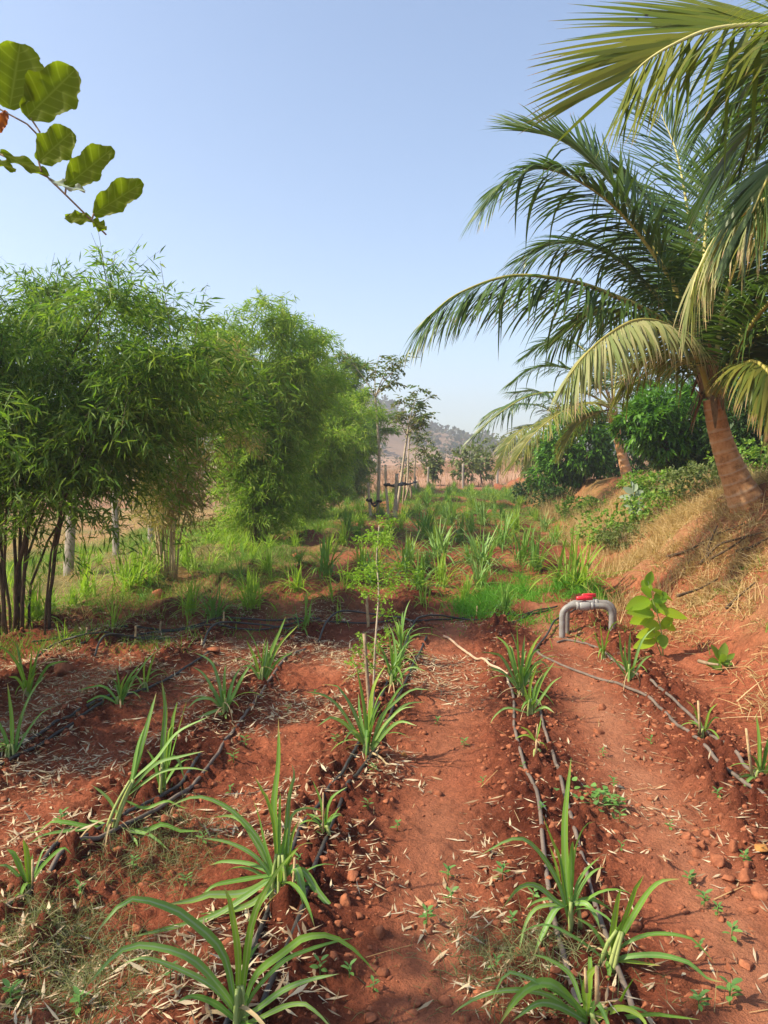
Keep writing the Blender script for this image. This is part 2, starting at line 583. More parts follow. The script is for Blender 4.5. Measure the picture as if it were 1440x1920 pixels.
M['palm_backlit'] = leaf_mat("backlit palm leaflet", [(0.09, 0.14, 0.02), (0.14, 0.18, 0.02), (0.20, 0.21, 0.025), (0.11, 0.15, 0.025)], 0.45, 0.4, 0.45, (9.0, 0.64, (0.03, 0.025, 0.008)), False, (0.90, (0.33, 0.19, 0.09)))  # light coming through the fronds painted in as brighter, yellower leaflets
M['rachis'] = solid_mat("palm midrib", (0.26, 0.24, 0.05), (0.42, 0.36, 0.10), 6, 0.5, 0.35, 0.1)
M['rachis_pale'] = solid_mat("pale palm midrib", (0.48, 0.44, 0.16), (0.60, 0.54, 0.24), 6, 0.5, 0.35, 0.1)
M['fibre'] = solid_mat("palm fibre", (0.16, 0.09, 0.05), (0.36, 0.23, 0.14), 25, 0.95, 0.1, 0.6, (1, 1, 0.2))
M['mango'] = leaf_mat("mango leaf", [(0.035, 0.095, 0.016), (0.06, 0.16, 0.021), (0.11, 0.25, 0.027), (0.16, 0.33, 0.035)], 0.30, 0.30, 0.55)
M['dark_leaf'] = leaf_mat("dark shaded leaf", [(0.025, 0.06, 0.016), (0.04, 0.09, 0.02), (0.06, 0.12, 0.024)], 0.28, 0.45, 0.35)  # shade of the rear mango trees is painted into this darker leaf
M['bush'] = leaf_mat("bush leaf", [(0.09, 0.19, 0.03), (0.14, 0.27, 0.04), (0.21, 0.34, 0.055), (0.27, 0.36, 0.08)], 0.35, 0.5, 0.3)
M['hazy_leaf'] = leaf_mat("scrub leaf", [(0.10, 0.14, 0.05), (0.14, 0.19, 0.06), (0.20, 0.22, 0.09)], 0.3, 0.6, 0.2)
M['sapling'] = leaf_mat("sapling leaf", [(0.05, 0.10, 0.022), (0.09, 0.14, 0.03), (0.13, 0.16, 0.04), (0.17, 0.14, 0.05)], 0.35, 0.45, 0.35)
M['moringa'] = leaf_mat("feathery bright leaf", [(0.14, 0.28, 0.03), (0.20, 0.36, 0.04), (0.26, 0.40, 0.06)], 0.45, 0.5, 0.2)
M['lime'] = leaf_mat("lime green broad leaf", [(0.30, 0.45, 0.03), (0.38, 0.52, 0.035), (0.24, 0.40, 0.035), (0.18, 0.33, 0.035)], 0.5, 0.42, 0.35)
M['calotropis'] = leaf_mat("grey green thick leaf", [(0.30, 0.38, 0.27), (0.40, 0.47, 0.36), (0.24, 0.33, 0.19)], 0.2, 0.6, 0.25)
M['seedling'] = leaf_mat("weed seedling leaf", [(0.13, 0.27, 0.06), (0.17, 0.33, 0.09), (0.11, 0.23, 0.07), (0.20, 0.35, 0.10)], 0.35, 0.5, 0.25)
M['twig_leaf'] = leaf_mat("backlit twig leaf", [(0.11, 0.16, 0.012), (0.16, 0.21, 0.014), (0.09, 0.14, 0.012)], 0.66, 0.5, 0.25, (28.0, 0.66, (0.10, 0.07, 0.02)), (0.25, 0.31, 0.05))
M['twig_leaf_red'] = leaf_mat("reddish twig leaf", [(0.25, 0.06, 0.02), (0.3, 0.1, 0.03)], 0.4, 0.5, 0.2)
M['straw'] = leaf_mat("dry grass blade", [(0.38, 0.25, 0.11), (0.52, 0.38, 0.19), (0.62, 0.48, 0.27), (0.44, 0.30, 0.13), (0.30, 0.19, 0.09)], 0.3, 0.6, 0.2)
M['litter'] = leaf_mat("fallen bamboo leaf", [(0.30, 0.20, 0.115), (0.50, 0.38, 0.24), (0.62, 0.52, 0.36), (0.42, 0.32, 0.19), (0.24, 0.15, 0.085), (0.54, 0.47, 0.34)], 0.15, 0.7, 0.2)
M['grass'] = leaf_mat("green weed grass", [(0.09, 0.19, 0.03), (0.13, 0.25, 0.04), (0.18, 0.30, 0.05), (0.22, 0.30, 0.08)], 0.38, 0.5, 0.2)
M['grass_bright'] = leaf_mat("bright green weed", [(0.09, 0.26, 0.03), (0.12, 0.32, 0.035), (0.16, 0.38, 0.05)], 0.4, 0.5, 0.2)
M['grass_dull'] = leaf_mat("dull creeping grass", [(0.11, 0.14, 0.055), (0.16, 0.19, 0.08), (0.22, 0.22, 0.11), (0.30, 0.25, 0.14)], 0.3, 0.6, 0.2)
M['clod'] = solid_mat("soil clod", (0.15, 0.05, 0.028), (0.38, 0.14, 0.07), 22, 0.95, 0.1, 0.7)
M['rust_rock'] = solid_mat("ochre rock", (0.30, 0.12, 0.035), (0.48, 0.24, 0.07), 16, 0.9, 0.2, 0.7)


def trunk_mat():
    m, nt, out = new_mat("ringed palm trunk")
    v = objpos(nt)
    a = math_n(nt, 'ADD', attr(nt, "ring"), math_n(nt, 'MULTIPLY', math_n(nt, 'SUBTRACT', noise(nt, 6, 4, 0.7, v), 0.5), 0.75))
    base = ramp(nt, noise(nt, 10, 6, 0.7, v), [(0.28, (0.22, 0.11, 0.05)), (0.46, (0.53, 0.25, 0.105)), (0.74, (0.68, 0.40, 0.21))])
    ring = ramp(nt, a, [(0.0, (0.55, 0.40, 0.30)), (0.14, (0.62, 0.47, 0.36)), (0.26, (0.0, 0.0, 0.0))])
    f = ramp(nt, a, [(0.10, (1, 1, 1)), (0.24, (0, 0, 0))])
    c = mixc(nt, math_n(nt, 'MULTIPLY', f, math_n(nt, 'MULTIPLY', noise(nt, 7, 3, 0.6, v), 0.95)), base, (0.58, 0.42, 0.30))
    dk = ramp(nt, a, [(0.80, (0, 0, 0)), (0.97, (1, 1, 1))])
    c = mixc(nt, math_n(nt, 'MULTIPLY', dk, 0.6), c, (0.10, 0.05, 0.03))
    pb = nt.nodes.new("ShaderNodeBsdfPrincipled")
    pb.inputs["Roughness"].default_value = 0.9
    pb.inputs["Specular IOR Level"].default_value = 0.15
    nt.links.new(c, pb.inputs["Base Color"])
    nt.links.new(bump(nt, noise(nt, 40, 5, 0.7, v), 0.5, 0.02), pb.inputs["Normal"])
    nt.links.new(pb.outputs[0], out.inputs["Surface"])
    return m


M['trunk'] = trunk_mat()


def hill_mat():
    m, nt, out = new_mat("dry hillside")
    v = objpos(nt)
    c = ramp(nt, noise(nt, 0.035, 6, 0.65, v), [(0.3, (0.12, 0.085, 0.06)), (0.5, (0.23, 0.15, 0.10)), (0.7, (0.31, 0.20, 0.13))])
    pb = nt.nodes.new("ShaderNodeBsdfPrincipled")
    pb.inputs["Roughness"].default_value = 1.0
    pb.inputs["Specular IOR Level"].default_value = 0.0
    nt.links.new(c, pb.inputs["Base Color"])
    nt.links.new(pb.outputs[0], out.inputs["Surface"])
    return m


M['hill'] = hill_mat()


# ---------------------------------------------------------------- ground
def axis(lo, hi, step, far_lo, far_hi, grow):
    core = np.arange(lo, hi, step)
    up, s, x = [], step, core[-1]
    while x < far_hi:
        s *= grow
        x += s
        up.append(x)
    dn, s, x = [], step, core[0]
    while x > far_lo:
        s *= grow
        x -= s
        dn.append(x)
    return np.concatenate([dn[::-1], core, up])


def build_ground():
    xs = axis(-2.9, 3.1, 0.0125, -420, 420, 1.034)
    ys = axis(1.5, 6.2, 0.0125, -60, 640, 1.030)
    nx, ny = len(xs), len(ys)
    X, Y = np.meshgrid(xs, ys, indexing='ij')
    X, Y = X.ravel(), Y.ravel()
    Z = ground_h(X, Y)
    i, j = np.meshgrid(np.arange(nx - 1), np.arange(ny - 1), indexing='ij')
    a = i * ny + j
    F = np.stack([a, a + ny, a + ny + 1, a + 1], -1).reshape(-1, 4)
    u = X - SLOPE * Y
    n1 = fbm(X * 0.9, Y * 0.9, 201, 4)
    n2 = fbm(X * 0.35, Y * 0.35, 207, 4)
    field = (1 - smooth(1.7, 2.3, u)) * smooth(-5.4, -4.2, u) * (1 - smooth(39, 43, Y))
    rw = np.exp(-(row_dist(u + 0.06 * vnoise(Y * 1.3, u, 4)) / 0.26) ** 2)
    moist = np.clip(field * (rw * 1.05 + 0.5 * n1), 0, 1)
    path = np.exp(-((u + 0.14 + 0.1 * n2) / 0.17) ** 2) * 0.40 + np.exp(-((u - 0.90 + 0.12 * n2) / 0.17) ** 2) * 0.85
    path = np.clip(path * (0.75 + 1.0 * n1), 0, 1) * (1 - smooth(8.0, 11, Y))
    far = smooth(39, 46, Y)
    left = 1 - smooth(-5.0, -3.9, u + 0.9 * n2)
    dry = np.clip(left * smooth(3, 7, Y) * 0.85 + smooth(2.2, 3.1, u + 1.1 * n1) * smooth(4.0, 7.5, Y) * (0.30 + 0.5 * n1)
                  + smooth(8, 12, Y) * (0.25 + 0.9 * n1) * (1 - smooth(-3.0, -0.5, u)), 0, 1) * (1 - far)
    green = np.clip(smooth(7.5, 12, Y) * (0.20 + 1.1 * n2 + 0.7 * n1) * (1 - far) + 0.5 * left * n2, 0, 0.75)
    o = mesh_obj("ground", np.stack([X, Y, Z], -1), F, M['soil'], None,
                 dict(moist=moist, path=path, dry=dry, far=far, green=green), True)
    tag(o, kind="structure")


build_ground()


def build_hill():
    px = np.array([-900, -200, 200, 420, 560, 640, 700, 740, 790, 825, 860, 900, 960, 1060, 1300, 1700, 2400])
    py = np.array([838, 822, 782, 738, 722, 730, 754, 780, 806, 815, 826, 837, 842, 846, 838, 832, 840])
    cy_, half = 330.0, 110.0
    xs = np.linspace(-410, 410, 330)
    ys = np.linspace(cy_ - half, cy_ + half, 90)
    X, Y = np.meshgrid(xs, ys, indexing='ij')
    crest = np.interp(xs, (px - 720) / F_PX * cy_, (884 - py) / F_PX * cy_ + 1.6)
    prof = np.cos(np.clip((ys - cy_) / half, -1, 1) * np.pi / 2) ** 1.3
    g = macro(X.ravel(), Y.ravel()).reshape(X.shape)
    Z = g - 1.5 + np.maximum(crest[:, None] - g + 1.5, 0) * prof[None, :]
    Z = Z + prof[None, :] * (4.5 * fbm(X * 0.03, Y * 0.03, 301, 5) + 1.2 * fbm(X * 0.16, Y * 0.16, 305, 3))
    nx, ny = X.shape
    i, j = np.meshgrid(np.arange(nx - 1), np.arange(ny - 1), indexing='ij')
    a = i * ny + j
    F = np.stack([a, a + ny, a + ny + 1, a + 1], -1).reshape(-1, 4)
    o = mesh_obj("hill", np.stack([X, Y, Z], -1), F, M['hill'], None, None, True)
    tag(o, kind="structure")
    # the scrub wood on it, seen only as a rough dark texture and skyline
    rng = np.random.default_rng(77)
    n = 3600
    k, l = rng.integers(2, nx - 2, n), rng.integers(4, ny // 2 + 8, n)
    keep = (fbm(X[k, l] * 0.02, Y[k, l] * 0.02, 309, 3) > rng.uniform(-0.5, 0.35, n)) & (prof[l] > 0.1)
    k, l = k[keep], l[keep]
    C = np.stack([X[k, l], Y[k, l], Z[k, l]], -1) + rng.normal(size=(len(k), 3)) * [1.0, 1.0, 0]
    size = rng.uniform(1.0, 2.8, len(k))
    Bs = np.repeat(C, 26, 0)
    sz = np.repeat(size, 26)
    d = rand_dirs(rng, len(Bs))
    B = Bs + d * (sz * rng.uniform(0.2, 0.95, len(Bs)))[:, None] * [0.8, 0.8, 0.75] + UP * (sz * 0.75)[:, None]
    V, F, at = kites(B, d, sz * 0.75, sz * 0.55, rand_dirs(rng, len(B)))
    tag(mesh_obj("hillside_forest", V, F, M['hazy_leaf_dark'], None, at), "scattered dark scrub wood covering the hazy distant hill", "forest", None, "stuff")


M['straw_brown'] = leaf_mat("brown far grass", [(0.30, 0.175, 0.105), (0.40, 0.25, 0.155), (0.22, 0.125, 0.08)], 0.2, 0.7, 0.1)
M['dead_blade'] = leaf_mat("dead cane blade", [(0.42, 0.30, 0.15), (0.55, 0.42, 0.24), (0.33, 0.22, 0.11)], 0.25, 0.7, 0.15)
M['hazy_leaf_dark'] = leaf_mat("hill scrub leaf", [(0.05, 0.065, 0.03), (0.08, 0.085, 0.04), (0.13, 0.10, 0.06)], 0.2, 0.7, 0.1)
build_hill()


# ---------------------------------------------------------------- foliage builders
def leaf_cloud(rng, n_whorl, centre, radii, leaves, length, width, droop=0.35, shell=0.55, lump=0.35, lumps=9, out=0.8, flat=0.0):
    """Whorls of leaves through an uneven, lumpy crown: returns kites."""
    d = rand_dirs(rng, n_whorl)
    ld = rand_dirs(rng, lumps)
    la = rng.uniform(-1, 1, lumps)
    r = 1 + lump * np.sum(la * np.exp(4.0 * (d @ ld.T - 1)), -1)
    rad = (shell + (1 - shell) * rng.uniform(0, 1, n_whorl) ** 0.6) * r
    C = np.asarray(centre) + d * rad[:, None] * np.asarray(radii)
    return whorls(rng, C, d, leaves, length, width, droop, out, flat)


def whorls(rng, C, d, leaves, length, width, droop, out, flat=0.0):
    n = len(C) * leaves
    B = np.repeat(C, leaves, 0) + rng.normal(size=(n, 3)) * length * 0.18
    D = np.repeat(d, leaves, 0) * out + rand_dirs(rng, n) - UP * droop
    D = D * np.array([1, 1, 1 - flat])
    L = length * rng.uniform(0.6, 1.15, n)
    S = np.cross(nrm(D), UP + 0.5 * rand_dirs(rng, n))
    return kites(B, D, L, width * rng.uniform(0.75, 1.2, n), S, 0.15)


def branchy_trunk(rng, base, top, r0, r1, n_limb, spread):
    """A tapered trunk with limbs reaching into the crown."""
    base, top = np.asarray(base, float), np.asarray(top, float)
    L = np.linalg.norm(top - base)
    pts = catmull([base - UP * 0.1, base * 0.6 + top * 0.4 + rng.normal(size=3) * 0.06 * L * [1, 1, 0], top], 10)
    parts = [tube(pts, np.linspace(r0, r1, 10), 8)]
    for i in range(n_limb):
        t = rng.uniform(0.35, 0.95)
        s = pts[int(t * 9)]
        a = rng.uniform(0, 2 * np.pi)
        e = s + np.array([math.cos(a) * spread, math.sin(a) * spread, spread * rng.uniform(0.4, 1.0)])
        parts.append(tube(catmull([s, (s + e) / 2 + UP * 0.15 * spread, e], 6), np.linspace(r1 * 0.7, r1 * 0.15, 6), 5))
    return join(parts)


def bamboo(base, height, radius, n_culm, seed, label, leafmat, culmmat, density=1.0, leaf=0.12, low=0.25, lean=(0, 0), t_wide=2.0, culm_r=0.022, foot=0.20, tilt=0.0, depth=1.0):
    rng = np.random.default_rng(seed)
    base = np.asarray(base, float)
    root = thing("bamboo_clump", label, "bamboo", base, "bamboo clumps along the field edge")
    Bs, Ds, Ls, Ws, Ss = [], [], [], [], []
    tw = []
    for c in range(n_culm):
        a = c * 2.39996 + rng.normal() * 0.3
        dirh = np.array([math.cos(a), math.sin(a) * depth, 0])
        hh = height * rng.uniform(0.62, 1.0)
        hh *= 1 - tilt * max(dirh[0], 0)
        rr = radius * rng.uniform(0.35, 1.05) * (1.15 - 0.35 * (hh / height))
        r0 = rng.uniform(0.02, foot)
        t = np.linspace(0, 1, 14)
        pts = base + dirh * (r0 + rr * t[:, None] ** t_wide) + np.array([*lean, 0]) * (t[:, None] ** 1.8) \
            + UP * (hh * (1.22 * t - 0.22 * t ** 4 - 0.12 * (rr / radius) * t ** 3))[:, None]
        pts += np.cumsum(rng.normal(size=pts.shape) * 0.012 * [1, 1, 0], 0)
        pts[0, 2] = base[2] - 0.06
        mesh_obj("culm", *tube(pts, np.linspace(culm_r, 0.004, 14) * rng.uniform(0.55, 1.35), 6)[:2], culmmat, root, None, True)
        nb = int(34 * density)
        tb = low + (1 - low) * rng.uniform(0, 1, nb) ** 0.8
        o = np.stack([np.interp(tb, t, pts[:, k]) for k in range(3)], -1)
        d = nrm(rng.normal(size=(nb, 3)) * [1, 1, 0.5] + dirh * 0.45 + UP * 0.35)
        bl = rng.uniform(0.35, 0.95, nb) * (radius / 1.8) * (1.15 - 0.5 * tb)
        for j in range(8):                                  # walk along every branchlet
            s = (j + 1) / 8
            p = o + d * (bl * s)[:, None] - UP * (0.30 * bl * s * s)[:, None]
            dd = nrm(d - UP * (0.7 * s))
            k = 6
            B = np.repeat(p, k, 0) + rng.normal(size=(nb * k, 3)) * 0.045
            D = np.repeat(dd, k, 0) * 0.8 + rng.normal(size=(nb * k, 3)) * 0.75 - UP * 0.25
            Bs.append(B)
            Ds.append(nrm(D))
        tw.append((o, d, bl))
    B, D = np.concatenate(Bs), np.concatenate(Ds)
    n = len(B)
    L = leaf * rng.uniform(0.55, 1.25, n)
    W = L * 0.135 * rng.uniform(0.8, 1.25, n)
    V, F, at = kites(B, D, L, W, rand_dirs(rng, n), 0.1)
    mesh_obj("foliage", V, F, leafmat, root, at)
    o, d, bl = (np.concatenate([x[k] for x in tw]) for k in range(3))
    V, F, at = strips(o, d, bl, np.full(len(o), 0.008), np.cross(d, UP), 0.10, 4, lambda t: 1 - 0.7 * t)
    mesh_obj("twigs", V, F, culmmat, root, at)
    return root


def row_pos(u, y):
    x = u + SLOPE * y
    return np.array([x, y, Hs(x, y)])


def at_px(px, py):
    return G(px, py)


b1 = bamboo(at_px(28, 1182), 3.8, 2.45, 16, 11, "big dark green bamboo clump arching over the edge of the near rows", M['bamboo_leaf'], M['bark_dark'], 3.0, 0.125, 0.36, (0.30, 0.0), culm_r=0.019, foot=0.5, tilt=0.10, depth=0.6)
b0 = bamboo(row_pos(-4.3, 4.6), 2.5, 1.6, 20, 12, "nearest bamboo clump, only its outer leaves showing at the picture edge", M['bamboo_leaf'], M['culm'], 0.9, 0.125, 0.12, culm_r=0.012)
b2 = bamboo(at_px(312, 1085), 3.7, 1.25, 17, 13, "bamboo clump with bare pale canes at its foot and thin straw coloured leaves", M['bamboo_leaf_pale'], M['culm_pale'], 0.8, 0.12, 0.20, culm_r=0.013)
b3 = bamboo(at_px(485, 1022), 5.1, 2.0, 34, 14, "tall feathery yellow green bamboo clump, the tallest of the line", M['bamboo_leaf_yellow'], M['culm'], 1.6, 0.15, 0.07, (-0.1, 0), 1.6, 0.014)
b4 = bamboo(row_pos(-4.85, 21.5), 4.0, 2.4, 32, 15, "low spreading green bamboo clump behind the staked saplings", M['bamboo_leaf_yellow'], M['culm'], 1.5, 0.18, 0.03, (0.35, 0), 1.4, 0.014)
b5 = bamboo(row_pos(-5.0, 29.5), 6.3, 1.25, 26, 16, "distant bamboo clump whose darker top shows behind the tallest clump", M['bamboo_leaf'], M['culm'], 1.2, 0.24, 0.10)
b6 = bamboo(row_pos(-5.6, 37), 5.6, 2.6, 24, 17, "farthest bamboo clump at the end of the line", M['bamboo_leaf'], M['culm'], 1.1, 0.28, 0.05)


# ---------------------------------------------------------------- palms
def frond(root, pts, leaf_len, n_pair, mat, rmat, seed, droop=0.22, up=None, r0=0.028, vee=0.30, lw=0.034, start=0.16, wild=0.10, segs=6, a0=68, a1=22):
    """One feather leaf: a tapering midrib with two ranks of long narrow leaflets; a part with its midrib as sub-part."""
    rng = np.random.default_rng(seed)
    n = 48
    n_pair = int(n_pair * 1.35)
    leaf_len = leaf_len * 1.18
    droop = droop * 0.42
    C = catmull(pts, n)
    T = nrm(np.gradient(C, axis=0))
    upv = UP if up is None else np.asarray(up, float)
    N = nrm(upv - T * (T @ upv)[:, None])
    S = np.cross(T, N)
    t = np.linspace(start, 0.995, n_pair)
    x = np.linspace(0, 1, n)
    parts = []
    for sgn in (-1, 1):
        tt = np.clip(t + rng.normal(size=n_pair) * 0.003, 0, 1)
        I = lambda A: np.stack([np.interp(tt, x, A[:, k]) for k in range(3)], -1)
        B, Tt, Nn, Ss = I(C), nrm(I(T)), nrm(I(N)), nrm(I(S))
        q = (tt - start) / (1 - start)
        a = np.radians(a0 + (a1 - a0) * q ** 1.3) + rng.normal(size=n_pair) * wild
        lat = sgn * Ss * math.cos(vee) + Nn * math.sin(vee) + rng.normal(size=(n_pair, 3)) * wild
        D = np.cos(a)[:, None] * Tt + np.sin(a)[:, None] * lat
        L = leaf_len * (0.35 + 0.65 * np.sin(np.pi * np.clip(0.14 + 0.74 * q, 0, 1)) ** 0.8) * rng.uniform(0.88, 1.08, n_pair)
        dr = droop * rng.uniform(0.6, 1.5, n_pair)
        dr = np.where(rng.uniform(size=n_pair) < 0.04, dr + 0.7, dr)
        W = lw * (0.75 + 0.25 * np.sin(np.pi * q)) * rng.uniform(0.85, 1.1, n_pair)
        parts.append(strips(B, D, L, W, Tt - 0.35 * Nn, dr, segs, lambda z: min(1.0, 0.45 + 3 * z) * (1 - z ** 2.2) ** 0.9 + 0.02))
    V, F, at = join(parts)
    rr = r0 * (1 - x) ** 0.8 + 0.004
    Vr, Fr, ar = tube(C, rr, 7)
    o = mesh_obj("frond", Vr, Fr, rmat, root, ar, True)
    mesh_obj("leaves", V, F, mat, o, at)
    return o


def palm_trunk(root, pts, rad, n_ring, seed):
    rng = np.random.default_rng(seed)
    n = n_ring * 6 + 1
    pts = np.asarray(pts, float)
    C = catmull(pts, n)
    L = np.concatenate([[0], np.cumsum(np.linalg.norm(np.diff(C, axis=0), axis=1))])
    L0 = np.concatenate([[0], np.cumsum(np.linalg.norm(np.diff(pts, axis=0), axis=1))])
    r = np.interp(L, L0 / L0[-1] * L[-1], rad)
    ph = np.tile(np.arange(6) / 6, n_ring)
    ph = np.append(ph, 0)
    jit = np.repeat(rng.uniform(0.6, 1.3, n_ring), 6)
    jit = np.append(jit, 1)
    r = r * (1 + 0.05 * jit * (1 - ph) ** 2 - 0.01)
    V, F, at = tube(C, r, 18)
    ring = np.concatenate([np.repeat(ph, 18), [0, 0]])
    V = V + (vnoise(V[:, 0] * 14, V[:, 2] * 14, 5) * 0.02)[:, None] * rand_dirs(rng, len(V)) * 0.5
    mesh_obj("trunk", V, F, M['trunk'], root, {"ring": ring}, True)


def fibre_skirt(root, c, r, n, seed, h=0.45):
    """Brown sheath fibre and old leaf bases wrapped round the crown."""
    rng = np.random.default_rng(seed)
    a = rng.uniform(0, 2 * np.pi, n)
    rad = np.stack([np.cos(a), np.sin(a), np.zeros(n)], -1)
    B = np.asarray(c) + rad * r + UP * rng.uniform(-0.1, 0.28, n)[:, None]
    D = rad * rng.uniform(0.15, 0.7, n)[:, None] + UP * rng.choice([-1, 1], n, p=[0.6, 0.4])[:, None]
    S = np.stack([-np.sin(a), np.cos(a), np.zeros(n)], -1)
    V, F, at = strips(B, D, h * rng.uniform(0.3, 1.0, n), rng.uniform(0.03, 0.11, n), S, 0.12, 4, lambda t: 1 - 0.8 * t * t)
    mesh_obj("crown_fibre", V, F, M['fibre'], root, at)


def PX(lst):
    return [P(*p) for p in lst]


# the big palm on the bank
base = P(1404, 952, 9.0)
palm = thing("coconut_palm", "coconut palm with a stout orange ringed leaning trunk on the dry bank", "palm tree", base, "coconut palms along the bank")
palm_trunk(palm, [P(1446, 1022, 9.0), P(1425, 985, 9.0), P(1402, 945, 9.0), P(1383, 905, 9.0), P(1361, 850, 9.0), P(1346, 800, 9.0), P(1336, 748, 9.0)],
           [0.31, 0.27, 0.215, 0.165, 0.134, 0.118, 0.108], 15, 3)
fibre_skirt(palm, P(1336, 735, 9.0), 0.13, 46, 4, 0.45)
FR = [  # midrib measured through the photograph: (px, py, distance), leaflet length, pairs, leaf, midrib, droop, vee
    ([(1334, 735, 9.0), (1290, 640, 8.9), (1227, 590, 8.8), (1147, 553, 8.7), (1070, 527, 8.6), (960, 517, 8.4), (860, 550, 8.2), (800, 596, 8.1)], 0.86, 100, 'palm', 'rachis', 0.42, -0.25, None),
    ([(1333, 730, 9.0), (1290, 585, 9.0), (1230, 482, 8.9), (1160, 395, 8.8), (1090, 342, 8.7), (1020, 316, 8.6), (965, 328, 8.5), (925, 362, 8.4)], 0.84, 96, 'palm', 'rachis', 0.32, -0.05, None),
    ([(1335, 725, 9.1), (1290, 600, 9.3), (1232, 470, 9.5), (1160, 360, 9.6), (1095, 292, 9.7), (1040, 258, 9.8), (985, 246, 9.9)], 0.85, 80, 'palm', 'rachis', 0.12, 0.35, (0.6, -0.6, 0.5)),
    ([(1336, 720, 9.2), (1322, 600, 9.5), (1303, 490, 9.8), (1287, 380, 10.0), (1268, 285, 10.2), (1240, 215, 10.3)], 0.95, 78, 'palm', 'rachis_pale', 0.14, 0.2, (-0.3, -0.9, 0.2)),
    ([(1330, 740, 8.9), (1312, 680, 8.7), (1285, 635, 8.5), (1240, 606, 8.2), (1190, 602, 7.9), (1140, 628, 7.6), (1095, 668, 7.4), (1062, 712, 7.3)], 0.66, 92, 'palm_pale', 'rachis', 0.55, -0.35, None),
    ([(1342, 745, 8.9), (1372, 690, 8.7), (1410, 640, 8.5), (1460, 610, 8.3), (1520, 640, 8.1), (1570, 720, 8.0)], 0.75, 76, 'palm', 'rachis', 0.5, 0.0, None),
    ([(1342, 730, 9.1), (1385, 560, 9.3), (1440, 430, 9.6), (1510, 350, 9.9), (1600, 330, 10.1)], 0.9, 80, 'palm', 'rachis', 0.22, 0.2, None),
    ([(1338, 725, 9.2), (1345, 560, 9.9), (1370, 430, 10.6), (1410, 360, 11.3), (1460, 360, 11.9)], 0.95, 80, 'palm', 'rachis', 0.2, 0.2, None),
    ([(1344, 735, 9.1), (1420, 640, 9.4), (1500, 590, 9.8), (1590, 600, 10.1), (1660, 660, 10.3)], 0.85, 76, 'palm', 'rachis', 0.35, 0.15, None),
    ([(1330, 735, 9.2), (1270, 640, 9.8), (1190, 590, 10.4), (1110, 590, 11.0), (1040, 640, 11.5)], 0.8, 80, 'palm', 'rachis', 0.4, 0.15, None),
    ([(1335, 730, 9.2), (1310, 590, 10.0), (1270, 500, 10.8), (1220, 450, 11.6), (1160, 450, 12.2)], 0.85, 80, 'palm', 'rachis', 0.3, 0.15, None),
    ([(1341, 740, 8.9), (1390, 640, 8.4), (1450, 560, 7.9), (1520, 530, 7.4), (1600, 560, 7.1)], 0.8, 76, 'palm', 'rachis', 0.35, 0.15, None),
    ([(1330, 742, 9.1), (1300, 690, 9.3), (1255, 665, 9.5), (1205, 680, 9.7), (1165, 730, 9.8)], 0.62, 60, 'palm_old', 'rachis', 0.55, 0.1, None),
    ([(1335, 725, 9.1), (1300, 600, 9.6), (1264, 480, 10.0), (1226, 392, 10.3), (1180, 335, 10.5), (1125, 318, 10.6)], 0.9, 84, 'palm', 'rachis', 0.22, 0.1, None),
    ([(1336, 722, 9.1), (1322, 580, 9.3), (1322, 450, 9.5), (1336, 340, 9.7), (1368, 262, 9.9)], 0.9, 84, 'palm', 'rachis', 0.2, 0.15, (-0.4, -0.7, 0.4)),
    ([(1333, 730, 9.0), (1280, 620, 9.2), (1210, 530, 9.4), (1130, 470, 9.6), (1050, 455, 9.8), (985, 480, 9.9)], 0.8, 84, 'palm', 'rachis', 0.35, 0.0, None),
    ([(1338, 722, 9.1), (1352, 600, 9.0), (1378, 500, 8.8), (1420, 420, 8.6), (1480, 380, 8.4)], 0.9, 84, 'palm', 'rachis', 0.3, 0.1, None),
    ([(1337, 722, 9.3), (1325, 600, 10.2), (1330, 500, 11.0), (1350, 430, 11.8), (1390, 400, 12.4)], 0.95, 84, 'palm', 'rachis', 0.25, 0.15, None),
    ([(1336, 725, 9.3), (1300, 620, 10.3), (1275, 560, 11.2), (1235, 540, 12.0), (1195, 560, 12.6)], 0.9, 80, 'palm', 'rachis', 0.35, 0.1, None),
    ([(1342, 735, 9.0), (1400, 600, 9.0), (1470, 500, 9.0), (1560, 450, 9.0), (1650, 460, 9.0)], 0.9, 84, 'palm', 'rachis', 0.3, 0.1, None),
    ([(1344, 742, 8.9), (1385, 690, 8.4), (1420, 680, 8.0), (1455, 720, 7.7), (1475, 790, 7.5)], 0.62, 70, 'palm_old', 'rachis', 0.5, -0.2, None),
    ([(1342, 742, 9.2), (1400, 670, 9.6), (1450, 660, 10.0), (1510, 690, 10.3), (1560, 760, 10.6)], 0.75, 70, 'palm_old', 'rachis', 0.45, -0.1, None),
    ([(1340, 742, 9.3), (1380, 650, 10.2), (1430, 600, 11.0), (1490, 600, 11.7)], 0.9, 70, 'palm', 'rachis', 0.35, 0.15, None),
]
for k, (pp, ll, npair, mt, rm, dr, vee, upv) in enumerate(FR):
    frond(palm, PX(pp), ll, npair, M[mt], M[rm], 100 + k, dr, upv, 0.034, vee)

